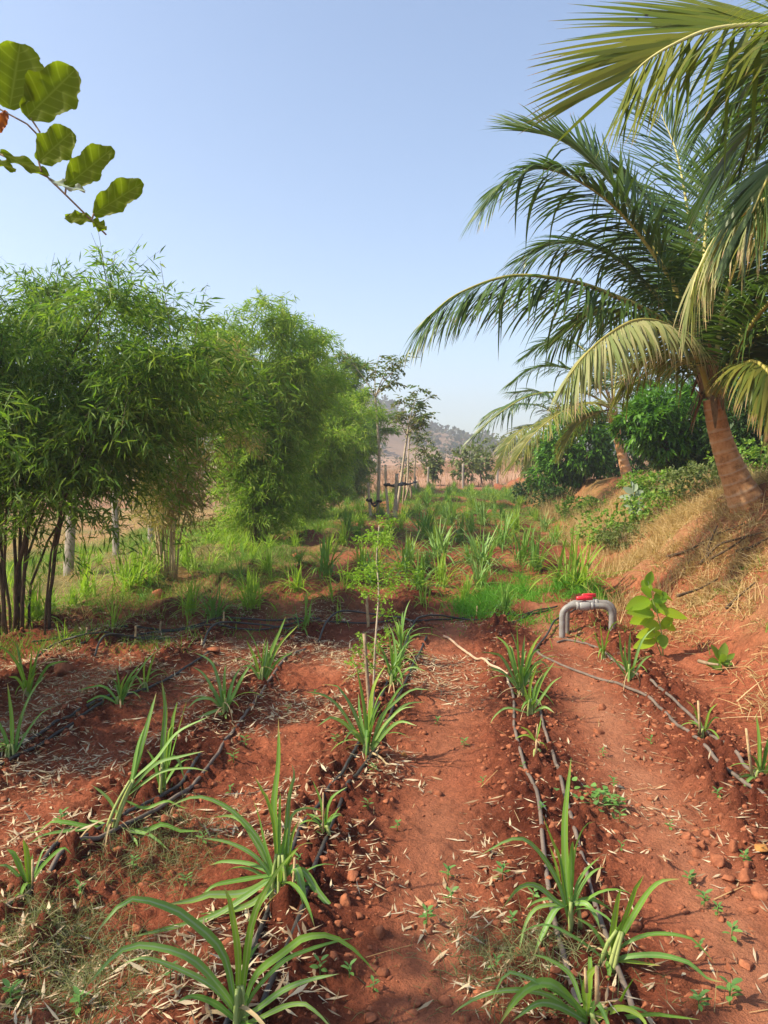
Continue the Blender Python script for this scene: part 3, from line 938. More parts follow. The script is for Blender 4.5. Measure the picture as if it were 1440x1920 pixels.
# a nearer palm whose trunk stands outside the frame
nb = np.array([4.75, 5.5, Hs(4.75, 5.5)])
nc = np.array([4.35, 5.6, 3.55])
palm2 = thing("coconut_palm", "nearest coconut palm, only its long backlit fronds reaching into the top corner", "palm tree", nb, "coconut palms along the bank")
palm_trunk(palm2, [nb - UP * 0.15, nb + UP * 0.5 - [0.05, 0, 0], nb * 0.5 + nc * 0.5 + [0.05, 0, 0], nc], [0.30, 0.22, 0.17, 0.12], 14, 5)
fibre_skirt(palm2, nc, 0.13, 40, 6, 0.45)
n_c = [tuple(nc)]
NF = [
    ([(1640, 130, 5.45), (1530, 66, 5.35), (1440, 48, 5.25), (1340, 54, 5.15), (1270, 80, 5.05), (1215, 112, 5.0), (1180, 145, 4.95)], 0.98, 66, 'palm_backlit', 'rachis_pale', 0.05, -0.10, (-0.15, -0.75, 0.65), 0.037),
    ([(1690, 330, 5.7), (1580, 320, 5.8), (1480, 352, 5.9), (1400, 396, 5.95), (1345, 442, 6.0), (1310, 505, 6.0), (1294, 560, 6.0)], 0.62, 84, 'palm_pale', 'rachis_pale', 0.40, -0.35, None, 0.03),
    ([(1700, 230, 5.9), (1600, 120, 6.3), (1520, 90, 6.8), (1440, 110, 7.2), (1380, 170, 7.5)], 0.9, 84, 'palm', 'rachis', 0.28, 0.1, None, 0.038),
    ([(1700, 270, 5.7), (1590, 190, 5.8), (1490, 190, 5.9), (1410, 240, 6.0), (1352, 320, 6.1)], 0.85, 76, 'palm', 'rachis', 0.25, -0.1, None, 0.034),
    ([(1710, 300, 5.4), (1610, 250, 5.2), (1520, 260, 5.0), (1450, 320, 4.9), (1410, 400, 4.85)], 0.7, 76, 'palm', 'rachis', 0.25, -0.1, None, 0.032),
    ([(1720, 250, 6.0), (1640, 130, 6.8), (1570, 90, 7.4), (1500, 100, 8.0), (1440, 150, 8.5), (1405, 220, 8.9)], 0.9, 84, 'palm', 'rachis', 0.25, 0.0, None, 0.036),
    ([(1740, 200, 5.4), (1690, 40, 5.0), (1630, -60, 4.5), (1560, -110, 4.0)], 0.9, 70, 'palm_backlit', 'rachis_pale', 0.2, 0.1, None, 0.036),
    ([(1900, 200, 5.7), (1990, 80, 6.0), (2110, 60, 6.3), (2230, 130, 6.6)], 0.9, 70, 'palm', 'rachis', 0.3, 0.1, None, 0.036),
    ([(1800, 180, 6.0), (1800, 40, 6.8), (1780, 0, 7.6), (1740, 20, 8.3)], 0.9, 70, 'palm', 'rachis', 0.3, 0.1, None, 0.036),
]
for k, (pp, ll, npair, mt, rm, dr, vee, upv, lw) in enumerate(NF):
    frond(palm2, [nc] + PX(pp), ll, npair, M[mt], M[rm], 140 + k, dr, upv, 0.032, vee, lw, 0.24)

# the slim palm farther along the bank, and one more half hidden behind it
pb3 = P(1178, 915, 22.0)
palm3 = thing("coconut_palm", "slim far coconut palm, thin orange trunk standing between the two mango trees", "palm tree", pb3, "coconut palms along the bank")
palm_trunk(palm3, [P(1182, 930, 22), P(1177, 900, 22), P(1168, 860, 22), P(1157, 815, 22), P(1148, 772, 22)], [0.19, 0.165, 0.135, 0.12, 0.11], 14, 7)
fibre_skirt(palm3, P(1147, 765, 22), 0.12, 24, 8, 0.5)
F3 = [
    [(1147, 765, 22), (1100, 738, 21.6), (1040, 735, 21.2), (985, 745, 20.8), (930, 780, 20.5), (895, 812, 20.3)],
    [(1147, 760, 22), (1105, 710, 22), (1050, 688, 22), (1000, 690, 22), (960, 715, 22)],
    [(1147, 765, 22), (1105, 755, 21), (1050, 775, 20.3), (1000, 815, 19.8), (965, 865, 19.5)],
    [(1147, 762, 22), (1120, 690, 22.5), (1080, 645, 23), (1030, 640, 23.4), (985, 668, 23.8)],
    [(1149, 758, 22), (1160, 680, 22.3), (1185, 630, 22.6), (1220, 620, 23)],
    [(1150, 762, 22), (1200, 710, 21.5), (1250, 700, 21), (1295, 735, 20.5)],
    [(1149, 760, 22), (1145, 690, 21), (1130, 660, 20), (1110, 665, 19)],
    [(1149, 762, 22), (1180, 720, 23.5), (1215, 720, 25), (1240, 760, 26)],
    [(1147, 768, 22), (1115, 775, 22.4), (1080, 800, 22.8), (1055, 840, 23)],
]
for k, pp in enumerate(F3):
    frond(palm3, PX(pp), 0.78, 60, M['palm_old'] if k in (2, 8) else M['palm'], M['rachis'], 160 + k, 0.4, None, 0.03, 0.15, 0.05, 0.14, 0.10, 4)
pb4 = P(1085, 915, 31.0)
palm4 = thing("coconut_palm", "farthest coconut palm, its pale drooping fronds ending the row of mango trees", "palm tree", pb4, "coconut palms along the bank")
palm_trunk(palm4, [P(1086, 925, 31), P(1080, 880, 31), P(1070, 830, 31)], [0.2, 0.16, 0.13], 10, 9)
F4 = [
    [(1069, 822, 31), (1030, 770, 30.5), (985, 757, 30), (940, 765, 29.5), (905, 790, 29.2)],
    [(1069, 825, 31), (1030, 800, 30), (990, 800, 29.2), (955, 830, 28.6), (940, 870, 28.3)],
    [(1069, 820, 31), (1045, 760, 31.5), (1010, 735, 32), (965, 735, 32.5)],
    [(1069, 820, 31), (1075, 760, 31), (1095, 725, 31), (1125, 720, 31)],
    [(1070, 822, 31), (1110, 780, 31), (1150, 785, 31), (1180, 820, 31)],
    [(1069, 826, 31), (1040, 820, 30.2), (1010, 840, 29.6), (990, 880, 29.2)],
]
for k, pp in enumerate(F4):
    frond(palm4, PX(pp), 0.85, 54, M['palm_old'] if k in (1, 5) else M['palm'], M['rachis'], 180 + k, 0.4, None, 0.03, 0.15, 0.06, 0.14, 0.10, 4)


# ---------------------------------------------------------------- mango trees and other trees on the right
def crown_tree(name, label, cat, base, centre, radii, n_whorl, leaves, ll, lw, mat, seed, group=None, trunk_r=0.14, droop=0.35, shell=0.45, lump=0.35, bark='bark_dark', parts=None):
    rng = np.random.default_rng(seed)
    root = thing(name, label, cat, base, group)
    V, F, at = branchy_trunk(rng, base, centre, trunk_r, trunk_r * 0.5, 7, float(np.mean(radii)) * 0.6)
    mesh_obj("trunk", V, F, M[bark], root, at, True)
    sets = [leaf_cloud(rng, n_whorl, centre, radii, leaves, ll, lw, droop, shell, lump)]
    for c, r, n in (parts or []):
        sets.append(leaf_cloud(rng, n, c, r, leaves, ll, lw, droop, shell, lump))
    V, F, at = join(sets)
    mesh_obj("crown", V, F, mat, root, at)
    return root


gm = "mango trees behind the bank"
c = P(1086, 842, 25)
crown_tree("mango_tree", "rounded mango tree with dark glossy leaves left of the slim palm trunk", "tree", P(1095, 925, 25), c, (1.25, 1.2, 1.15), 420, 11, 0.26, 0.075, M['mango'], 21, gm, 0.13,
           parts=[(P(1050, 862, 25), (0.75, 0.8, 0.7), 150), (P(1100, 790, 25.5), (0.8, 0.8, 0.6), 130), (P(1030, 895, 25), (0.6, 0.6, 0.5), 90)])
c = P(1245, 795, 17)
crown_tree("mango_tree", "bright sunlit mango tree directly behind the leaning palm trunk", "tree", P(1275, 940, 17), c, (0.95, 1.0, 0.85), 430, 11, 0.23, 0.06, M['mango'], 22, gm, 0.12,
           parts=[(P(1300, 800, 17.3), (0.8, 0.9, 0.8), 220), (P(1200, 785, 16.8), (0.5, 0.6, 0.42), 150), (P(1290, 862, 17), (0.6, 0.7, 0.4), 150)])
c = P(1420, 800, 16)
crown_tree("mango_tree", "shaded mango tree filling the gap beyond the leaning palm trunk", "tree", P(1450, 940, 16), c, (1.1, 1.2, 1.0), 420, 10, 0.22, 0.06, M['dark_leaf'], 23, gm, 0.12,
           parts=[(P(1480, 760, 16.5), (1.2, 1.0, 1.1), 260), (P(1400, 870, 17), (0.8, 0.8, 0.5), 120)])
c = P(1330, 760, 27)
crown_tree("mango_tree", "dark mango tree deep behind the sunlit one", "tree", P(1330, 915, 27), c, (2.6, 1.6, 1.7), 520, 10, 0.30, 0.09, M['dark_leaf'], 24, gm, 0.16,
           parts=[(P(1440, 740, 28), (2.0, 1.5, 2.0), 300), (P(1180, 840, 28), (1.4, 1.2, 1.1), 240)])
c = P(1500, 780, 24)
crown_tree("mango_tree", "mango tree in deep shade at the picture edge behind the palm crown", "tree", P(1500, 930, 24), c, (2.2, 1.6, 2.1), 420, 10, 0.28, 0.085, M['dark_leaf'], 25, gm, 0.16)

# far shrubs by the fence at the end of the field
gs = "thin shrubs along the far fence"
for k, (x, y, d, rx, rz, lab) in enumerate([
        (872, 905, 44, 0.75, 1.2, "thin green shrub beside the middle far fence post"),
        (905, 905, 46, 1.0, 1.5, "feathery green shrub before the palm fronds at the far fence"),
        (812, 915, 45, 0.55, 1.1, "small bush beside the first far fence post"),
        (880, 862, 95, 1.4, 1.5, "small tree beyond the far fence at the foot of the hill"),
        (925, 868, 100, 2.2, 2.2, "rounded tree beyond the far fence near the hill foot"),
        (955, 880, 80, 1.8, 2.0, "pale tree half hidden by the farthest palm fronds"),
        (985, 895, 46, 1.2, 1.6, "low bush under the farthest palm fronds")]):
    b = P(x, y + 6, d)
    b[2] = Hs(b[0], b[1])
    crown_tree("shrub", lab, "shrub", b, b + UP * rz * 1.05, (rx, rx, rz * 0.8), 60, 9, 0.34, 0.16, M['hazy_leaf'], 40 + k, gs, 0.06, 0.1, 0.2, 0.5, 'bark_dark')

# low bushes at the foot of the mango trees
gb = "low green bushes under the mango trees"
for k, (x, y, d, rx, rz, ll, mt, lab) in enumerate([
        (1150, 975, 13.5, 0.62, 0.30, 0.085, 'bush', "leafy green bush under the pale grey leaved plant"),
        (1235, 962, 13.0, 0.70, 0.28, 0.085, 'bush', "wide green bush below the slim palm trunk"),
        (1225, 930, 15.5, 0.70, 0.26, 0.10, 'bush', "sunlit bush hiding the foot of the slim palm trunk"),
        (1310, 945, 12.5, 0.60, 0.26, 0.08, 'hazy_leaf', "low bush just left of the leaning palm trunk"),
        (1100, 925, 20, 0.80, 0.36, 0.12, 'bush', "dull green bush in front of the rounded mango tree"),
        (1040, 925, 24, 0.75, 0.50, 0.13, 'dark_leaf', "dark bush at the left foot of the rounded mango tree"),
        (1000, 915, 28, 0.9, 0.6, 0.15, 'dark_leaf', "dark bush where the mango trees meet the field"),
        (1290, 915, 17, 0.8, 0.45, 0.10, 'hazy_leaf', "dry pale bush behind the leaning palm trunk"),
        (1175, 1000, 12.5, 0.5, 0.22, 0.06, 'hazy_leaf', "small bush spilling onto the dry grass bank"),
        (1420, 915, 14, 0.8, 0.45, 0.10, 'bush', "green bush behind the foot of the leaning palm")]):
    b = P(x, y, d)
    b[2] = Hs(b[0], b[1])
    rng = np.random.default_rng(60 + k)
    root = thing("bush", lab, "bush", b, gb)
    nst = 7
    a = rng.uniform(0, 2 * np.pi, nst)
    D = np.stack([np.cos(a) * 0.7, np.sin(a) * 0.7, np.ones(nst)], -1)
    V, F, at = join([tube(catmull([b - UP * 0.05, b + D[i] * rz * 0.5, b + D[i] * rz * 1.1 + UP * 0.05], 5), np.linspace(0.014, 0.004, 5), 5) for i in range(nst)])
    mesh_obj("stem", V, F, M['stake'], root, at)
    V, F, at = leaf_cloud(rng, 300, b + UP * rz * 0.75, (rx, rx, rz), 6, ll, ll * 0.55, 0.1, 0.3, 0.5, 12)
    mesh_obj("foliage", V, F, M[mt], root, at)


# ---------------------------------------------------------------- fence posts and wires
def post(px, py, top_px, top_py, d, w, label, group):
    b = P(px, py, d)
    b[2] = Hs(b[0], b[1])
    h = (py - top_py) * d / F_PX
    lean = (top_px - px) * d / F_PX
    rng = np.random.default_rng(int(px))
    ys = np.linspace(-0.2, h, 9)
    V, F = [], []
    for k, z in enumerate(ys):
        cx = b[0] + lean * z / h
        ww = w * 0.5 * (1.0 - 0.12 * max(z, 0) / h)
        for sx, sy in ((-1, -1), (1, -1), (1, 1), (-1, 1)):
            for e in (0.72, 1.0):      # chamfered corners
                ax, ay = (e, 1.0) if e < 1 else (1.0, 0.72)
                if sx * sy > 0:
                    ax, ay = (1.0, 0.72) if e < 1 else (0.72, 1.0)
                V.append([cx + sx * ww * ax + rng.normal() * 0.002, b[1] + sy * ww * ay + rng.normal() * 0.002, b[2] + z])
    n = 8
    for k in range(8):
        for j in range(n):
            F.append([k * n + j, k * n + (j + 1) % n, (k + 1) * n + (j + 1) % n, (k + 1) * n + j])
    top = len(V)
    V.append([b[0] + lean, b[1], b[2] + h + 0.012])
    T = [[8 * n + j, 8 * n + (j + 1) % n, top] for j in range(n)]
    o = mesh_obj("fence_post", V, [np.array(F), np.array(T)], M['concrete'])
    tag(o, label, "fence post", group)
    return b, lean / h


gp = "concrete posts of the field fence"
pp_ = []
pp_.append(post(128, 1086, 140, 935, 11.6, 0.125, "leaning pale concrete fence post nearest the dark bamboo stems", gp))
pp_.append(post(218, 1052, 217, 905, 14.2, 0.11, "upright weathered concrete fence post between two bamboo clumps", gp))
pp_.append(post(283, 1025, 284, 905, 17.0, 0.11, "concrete fence post partly hidden by the pale bamboo canes", gp))
farp = [post(802, 917, 803, 876, 42, 0.12, "short far concrete post, first from the saplings", gp),
        post(868, 918, 868, 872, 42, 0.12, "far concrete post standing at the middle of the field end", gp),
        post(932, 908, 933, 868, 41, 0.11, "far concrete post nearest the palms", gp)]


def wire(p, q, r, label):
    pts = catmull([p, (p + q) / 2 - UP * 0.02, q], 12)
    V, F, at = tube(pts, r, 4)
    tag(mesh_obj("fence_wire", V, F, M['wire']), label, "fence wire", "wires of the field fence")


for (a, la), (b, lb), nm in ((pp_[0], pp_[1], "between the leaning and the upright concrete posts"), (pp_[1], pp_[2], "between the upright post and the post behind the canes")):
    for z, hn in ((0.55, "lower"), (1.0, "upper")):
        wire(a + np.array([la * z + 0.08, 0, z]), b + np.array([lb * z + 0.08, 0, z]), 0.003, hn + " thin fence wire " + nm)

# ---------------------------------------------------------------- staked saplings down the middle
def stick(name, p, q, r0, r1, mat, label, cat, group=None, seed=1, bend=0.01, sides=7):
    rng = np.random.default_rng(seed)
    p, q = np.asarray(p, float), np.asarray(q, float)
    L = np.linalg.norm(q - p)
    pts = catmull([p, p * 0.66 + q * 0.34 + rng.normal(size=3) * bend * L, p * 0.3 + q * 0.7 + rng.normal(size=3) * bend * L, q], 10)
    rr = np.linspace(r0, r1, 10) * (1 + 0.08 * rng.normal(size=10))
    V, F, at = tube(pts, rr, sides)
    o = mesh_obj(name, V, F, mat, None, at, True)
    return tag(o, label, cat, group)


def ground_at(px, py, d):
    b = P(px, py, d)
    return np.array([b[0], b[1], Hs(b[0], b[1])])


def sapling(d, trunk_px, limbs, label, seed, r=0.05, ll=0.15, lw=0.06, nleaf=60, group="saplings tied to stakes"):
    """limbs: pixel lists that start on the trunk; leaves in drooping sprays along them."""
    rng = np.random.default_rng(seed)
    b = ground_at(trunk_px[0][0], trunk_px[0][1], d)
    root = thing("sapling", label, "young tree", b, group)
    T = [b - UP * 0.1] + [P(x, y, d) for x, y in trunk_px[1:]]
    V, F, at = tube(catmull(T, 16), np.linspace(r, r * 0.5, 16) * (1 + 0.05 * rng.normal(size=16)), 8)
    mesh_obj("trunk", V, F, M['bark_pale'], root, at, True)
    tubes, Bs, Ds = [], [], []
    for L in limbs:
        pts = catmull([P(x, y, d + dd) for x, y, dd in L], 12)
        tubes.append(tube(pts, np.linspace(r * 0.38, r * 0.07, 12), 5))
        s = rng.uniform(0.25, 1.0, nleaf) ** 0.8
        B = np.stack([np.interp(s, np.linspace(0, 1, 12), pts[:, k]) for k in range(3)], -1)
        # leaf stalks reach out and droop; leaflets sit along them
        dirv = nrm(rand_dirs(rng, nleaf) * [1, 1, 0.5] + UP * 0.25)
        for k in range(7):
            q = (k + 1) / 7 * 0.30 * (ll / 0.15)
            p = B + dirv * q - UP * (q * q * 0.9)
            side = nrm(np.cross(dirv, UP)) * (1 if k % 2 else -1)
            Bs.append(p)
            Ds.append(nrm(dirv * 0.6 + side * 0.9 - UP * 0.35 + 0.3 * rand_dirs(rng, nleaf)))
    V, F, at = join(tubes)
    mesh_obj("branches", V, F, M['bark_pale'], root, at, True)
    B, D = np.concatenate(Bs), np.concatenate(Ds)
    n = len(B)
    V, F, at = kites(B, D, ll * rng.uniform(0.6, 1.1, n), lw * rng.uniform(0.7, 1.1, n), np.cross(D, UP + 0.6 * rand_dirs(rng, n)), 0.15)
    mesh_obj("crown", V, F, M['sapling'], root, at)
    return root


sapling(21.5, [(708, 992), (709, 930), (711, 860), (708, 800), (704, 745)],
        [[(704, 745, 0), (690, 720, 0.1), (668, 690, 0.2), (640, 655, 0.3)], [(704, 745, 0), (715, 715, -0.2), (728, 690, -0.3), (745, 668, -0.4)],
         [(706, 740, 0), (722, 712, 0.3), (745, 690, 0.5), (764, 662, 0.6)], [(704, 742, 0), (703, 715, 0.2), (705, 690, 0.4), (712, 664, 0.6)],
         [(706, 738, 0), (728, 722, -0.1), (742, 712, -0.2)]],
        "tall bare trunked sapling with a small spreading crown, nearest of the staked trees", 31, 0.052, 0.17, 0.07, 20)
sapling(25.5, [(742, 985), (748, 930), (757, 860), (766, 800)],
        [[(766, 800, 0), (772, 772, 0), (780, 745, 0), (786, 722, 0)], [(762, 815, 0), (750, 790, -0.3), (738, 770, -0.4)],
         [(768, 795, 0), (785, 765, 0.2), (805, 742, 0.3)], [(768, 800, 0), (788, 785, -0.3), (806, 775, -0.4)], [(766, 800, 0), (760, 770, 0.4), (756, 745, 0.5)],
         [(764, 812, 0), (780, 800, 0.4), (795, 790, 0.6)]],
        "leaning sapling with a dark drooping crown between the stakes", 32, 0.055, 0.19, 0.085, 24)
sapling(34.0, [(763, 970), (764, 900), (766, 850), (768, 815)],
        [[(768, 830, 0), (772, 812, 0), (776, 795, 0)], [(768, 835, 0), (785, 822, 0.2), (800, 826, 0.3)], [(768, 850, 0), (790, 838, -0.3), (810, 832, -0.4)]],
        "slender far sapling with drooping leaf sprays beside the leaning one", 33, 0.05, 0.22, 0.10, 16)
sapling(40.0, [(776, 955), (777, 900), (779, 850), (782, 815)],
        [[(782, 830, 0), (790, 818, 0), (797, 808, 0)], [(780, 850, 0), (772, 868, 0.2), (765, 885, 0.3)], [(780, 860, 0), (790, 850, 0.2), (800, 848, 0.3)]],
        "farthest sapling in the staked row, thin with sparse leaves", 34, 0.05, 0.24, 0.11, 14)

gk = "wooden stakes along the saplings"
for k, (x0, y0, x1, y1, d, r, lab) in enumerate([
        (696, 1002, 690, 905, 21.2, 0.045, "crooked stake tied to the nearest tall sapling"),
        (728, 1005, 723, 872, 21.0, 0.042, "straight pale stake just right of the nearest tall sapling"),
        (740, 1002, 744, 888, 21.4, 0.060, "thick pale stake before the leaning sapling"),
        (755, 972, 760, 890, 27.0, 0.045, "slanting stake beside the leaning sapling"),
        (758, 965, 768, 905, 29.0, 0.045, "dark leaning stake behind the tie of the second sapling"),
        (771, 955, 768, 898, 33.0, 0.055, "short dark stake by the slender far sapling"),
        (781, 950, 779, 893, 38.0, 0.05, "thin stake by the farthest sapling"),
        (784, 945, 782, 900, 43.0, 0.06, "last stake at the far end of the row")]):
    b = ground_at(x0, y0, d)
    stick("stake", b - UP * 0.15, P(x1, y1, d), r, r * 0.75, M['stake'] if k in (3, 4, 5) else M['bark_pale'], lab, "stake", gk, 300 + k, 0.012)


def tie(pts, r, label, seed):
    rng = np.random.default_rng(seed)
    tubes = []
    for k in range(3):
        q = [np.asarray(p) + rng.normal(size=3) * 0.03 for p in pts]
        tubes.append(tube(catmull(q, 14), r * rng.uniform(0.6, 1.1), 6))
    for p in (pts[0], pts[-1]):
        th = np.linspace(0, 2 * np.pi, 12)
        ring = np.asarray(p) + np.stack([np.cos(th) * 0.065, np.sin(th) * 0.065, rng.normal(size=12) * 0.012], -1)
        tubes.append(tube(ring, r * 1.2, 6))
    V, F, at = join(tubes)
    tag(mesh_obj("black_tie", V, F, M['tie'], None, at, True), label, "tie", "black ties holding the saplings")


tie([P(692, 938, 21.2), P(700, 945, 21.3), P(710, 940, 21.5)], 0.028, "black cloth tie between the nearest tall sapling and its stake", 1)
tie([P(725, 909, 21.0), P(742, 912, 22.5), P(756, 906, 24.5)], 0.030, "long black tie joining the pale stakes to the leaning sapling", 2)
tie([P(758, 908, 26.0), P(768, 908, 29), P(778, 904, 33)], 0.030, "far black tie joining the small stakes", 3)

# feathery bright seedling with its stake in the near row
mb = at_px(699, 1335)
md = mb[1]
rng = np.random.default_rng(55)
root = thing("feathery_seedling", "slender feathery lime green seedling rising from the middle near row", "seedling", mb)
st = catmull([mb - UP * 0.05, P(703, 1220, md), P(710, 1110, md + 0.05), P(706, 1050, md + 0.1), P(711, 985, md + 0.1)], 18)
V, F, at = tube(st, np.linspace(0.010, 0.004, 18), 6)
mesh_obj("stem", V, F, M['bark_pale'], root, at, True)
Bs, Ds, stalks = [], [], []
for (s0, x, y, dd) in [(0.98, 742, 978, 0.1), (0.95, 690, 1008, 0.2), (0.9, 668, 1012, -0.2), (0.86, 735, 1015, -0.3), (0.72, 660, 1078, 0.2), (0.70, 655, 1100, -0.2), (0.72, 790, 1068, 0.2),
                       (0.7, 765, 1095, -0.3), (0.66, 640, 1070, -0.1), (0.75, 700, 1062, -0.4), (0.66, 740, 1105, 0.3), (0.62, 680, 1120, 0.3), (0.75, 752, 1060, 0.3), (0.6, 725, 1128, -0.3),
                       (0.7, 790, 1085, 0.1), (0.97, 715, 1020, -0.3), (0.8, 672, 1085, 0.5), (0.30, 672, 1190, 0.1), (0.33, 735, 1180, 0.2), (0.25, 660, 1215, -0.2), (0.22, 655, 1240, 0.2), (0.5, 740, 1150, 0.2)]:
    o = np.array([np.interp(s0, np.linspace(0, 1, 18), st[:, k]) for k in range(3)])
    e = P(x, y, md + dd)
    c = catmull([o, (o + e) / 2 + UP * 0.03, e], 10)
    stalks.append(tube(c, np.linspace(0.003, 0.001, 10), 4))
    for sub in range(2, 10):
        p = c[sub]
        for sg in (-1, 1):
            ax = nrm(np.cross(c[9] - c[0], UP + 0.9 * rng.normal(size=3))) * sg
            ln = 0.075 * (1.2 - sub / 12)
            for q in range(5):
                if rng.uniform() < 0.35:
                    continue
                pp = p + ax * ln * (q + 1) / 5 - UP * 0.012 * q / 5
                for s2 in (-1, 1):
                    Bs.append(pp)
                    Ds.append(ax * 0.4 + s2 * nrm(c[9] - c[0]) * 0.8 + rng.normal(size=3) * 0.3)
V, F, at = join(stalks)
mesh_obj("leaf_stalks", V, F, M['moringa'], root, at)
B, D = np.array(Bs), nrm(np.array(Ds))
V, F, at = kites(B, D, rng.uniform(0.014, 0.028, len(B)), rng.uniform(0.009, 0.015, len(B)), rand_dirs(rng, len(B)))
mesh_obj("foliage", V, F, M['moringa'], root, at)
q = at_px(693, 1345)
stick("stake", q - UP * 0.12, P(683, 1188, q[1] + 0.05), 0.014, 0.011, M['stake'], "short brown stake in the near row beside the feathery seedling", "stake", gk, 340, 0.01)
q = at_px(690, 1178)
stick("stake", q - UP * 0.1, P(688, 1118, q[1]), 0.017, 0.014, M['stub'], "pale peg beyond the feathery seedling at the cross pipes", "stake", gk, 341, 0.01)

# ---------------------------------------------------------------- the valve: two bent pvc pipes with red handles
vb = at_px(1098, 1188)
vroot = thing("pipe_valve", "pair of grey pvc pipe arches with red valve handles at the row head", "irrigation valve", vb)
for k, dy in enumerate((0.0, 0.22)):
    d = vb[1] - 0.06 + dy
    lx, rx = (1054, 1147) if k == 0 else (1062, 1150)
    ty = 1136 if k == 0 else 1130.5
    s = 7.2 / d
    a, b = P(lx, 1196, d), P(rx, 1186, d)
    zt = P(1100, ty, d)[2]
    r = 0.031
    xa, xb = a[0], b[0]
    pts = [[xa, d, Hs(xa, d) - 0.15], [xa, d, zt - 0.20], [xa, d, zt - 0.11]]
    for t in np.linspace(0.15, 1, 6) * np.pi / 2:
        pts.append([xa + 0.10 * (1 - math.cos(t)), d, zt - 0.10 + 0.10 * math.sin(t)])
    pts.append([(xa + xb) / 2, d, zt])
    for t in np.linspace(0, 0.85, 6) * np.pi / 2:
        pts.append([xb - 0.10 * (1 - math.sin(t)), d, zt - 0.10 + 0.10 * math.cos(t)])
    pts += [[xb, d, zt - 0.11], [xb, d, zt - 0.20], [xb, d, Hs(xb, d) - 0.15]]
    V, F, at = tube(catmull(pts, 60), r, 16)
    mesh_obj("pipe", V, F, M['pvc'], vroot, at, True)
    cx = P(1096 if k == 0 else 1104, ty, d)[0]

    def ring_x(x0, x1, rr, mat, name):
        xs = np.array([x0, x0 + 0.003, x1 - 0.003, x1])
        V, F, at = tube(np.stack([xs, np.full(4, d), np.full(4, zt)], -1), np.array([rr - 0.004, rr, rr, rr - 0.004]), 18)
        return mesh_obj(name, V, F, mat, vroot, at, False)
    # union body: a central ball with two collars
    xs = np.linspace(-0.055, 0.055, 15)
    prof = 0.034 + 0.016 * np.sqrt(np.clip(1 - (xs / 0.058) ** 2, 0, 1))
    V, F, at = tube(np.stack([cx + xs, np.full(15, d), np.full(15, zt)], -1), prof, 18)
    vbod = mesh_obj("valve_body", V, F, M['pvc_joint'], vroot, at, True)
    ring_x(cx - 0.085, cx - 0.056, 0.041, M['pvc_joint'], "collar")
    ring_x(cx + 0.056, cx + 0.085, 0.041, M['pvc_joint'], "collar")
    # stem and two-winged handle
    V, F, at = tube([[cx, d, zt + 0.03], [cx, d, zt + 0.066]], 0.014, 12)
    mesh_obj("valve_stem", V, F, M['pvc_joint'], vbod, at, True)
    ang = R(8) if k == 0 else R(20)
    hw = 0.085
    P2 = []
    for t in np.linspace(0, 2 * np.pi, 40, endpoint=False):
        rr = 0.020 + (hw - 0.020) * abs(math.cos(t)) ** 1.5
        P2.append([rr * math.cos(t), 0.85 * (0.020 + 0.010 * abs(math.cos(t))) * math.sin(t) * 1.5])
    P2 = np.array(P2)
    rot = np.array([[math.cos(ang), -math.sin(ang)], [math.sin(ang), math.cos(ang)]])
    P2 = P2 @ rot.T
    n = len(P2)
    z0, z1 = zt + 0.058, zt + 0.094
    lift = 0.010 * np.abs(np.linspace(-1, 1, n))
    lo = np.column_stack([cx + P2[:, 0], d + P2[:, 1], np.full(n, z0)])
    hi = np.column_stack([cx + P2[:, 0] * 0.97, d + P2[:, 1] * 0.97, np.full(n, z1)])
    V = np.vstack([lo, hi, [[cx, d, z0], [cx, d, z1 + 0.004]]])
    i = np.arange(n)
    i2 = (i + 1) % n
    mesh_obj("valve_handle", V, [np.stack([i, i2, i2 + n, i + n], -1),
             np.concatenate([np.stack([i2, i, np.full(n, 2 * n)], -1), np.stack([i + n, i2 + n, np.full(n, 2 * n + 1)], -1)])], M['red'], vbod)


# ---------------------------------------------------------------- drip pipes lying along the rows
def pipe(px_pts, r, mat, label, group="drip pipes", lift=0.0, arch=None, seed=0):
    pts = np.array([G(*p) for p in px_pts])
    C = catmull(pts, 14 * len(pts))
    wig = np.random.default_rng(seed)
    h = ground_h(C[:, 0], C[:, 1], False)
    hf = ground_h(C[:, 0], C[:, 1])
    k = np.ones(9) / 9
    z = np.maximum(np.convolve(np.pad(hf, 4, mode='edge'), k, 'valid'), h) + r * 0.9 + lift
    if arch is not None:
        z = z + np.interp(np.linspace(0, 1, len(C)), np.linspace(0, 1, len(arch)), arch)
        z = np.convolve(np.pad(z, 4, mode='edge'), k, 'valid')
    C[:, 2] = z
    V, F, at = tube(C, r, 8)
    o = mesh_obj("drip_pipe", V, F, mat, None, at, True)
    return tag(o, label, "drip pipe", group)


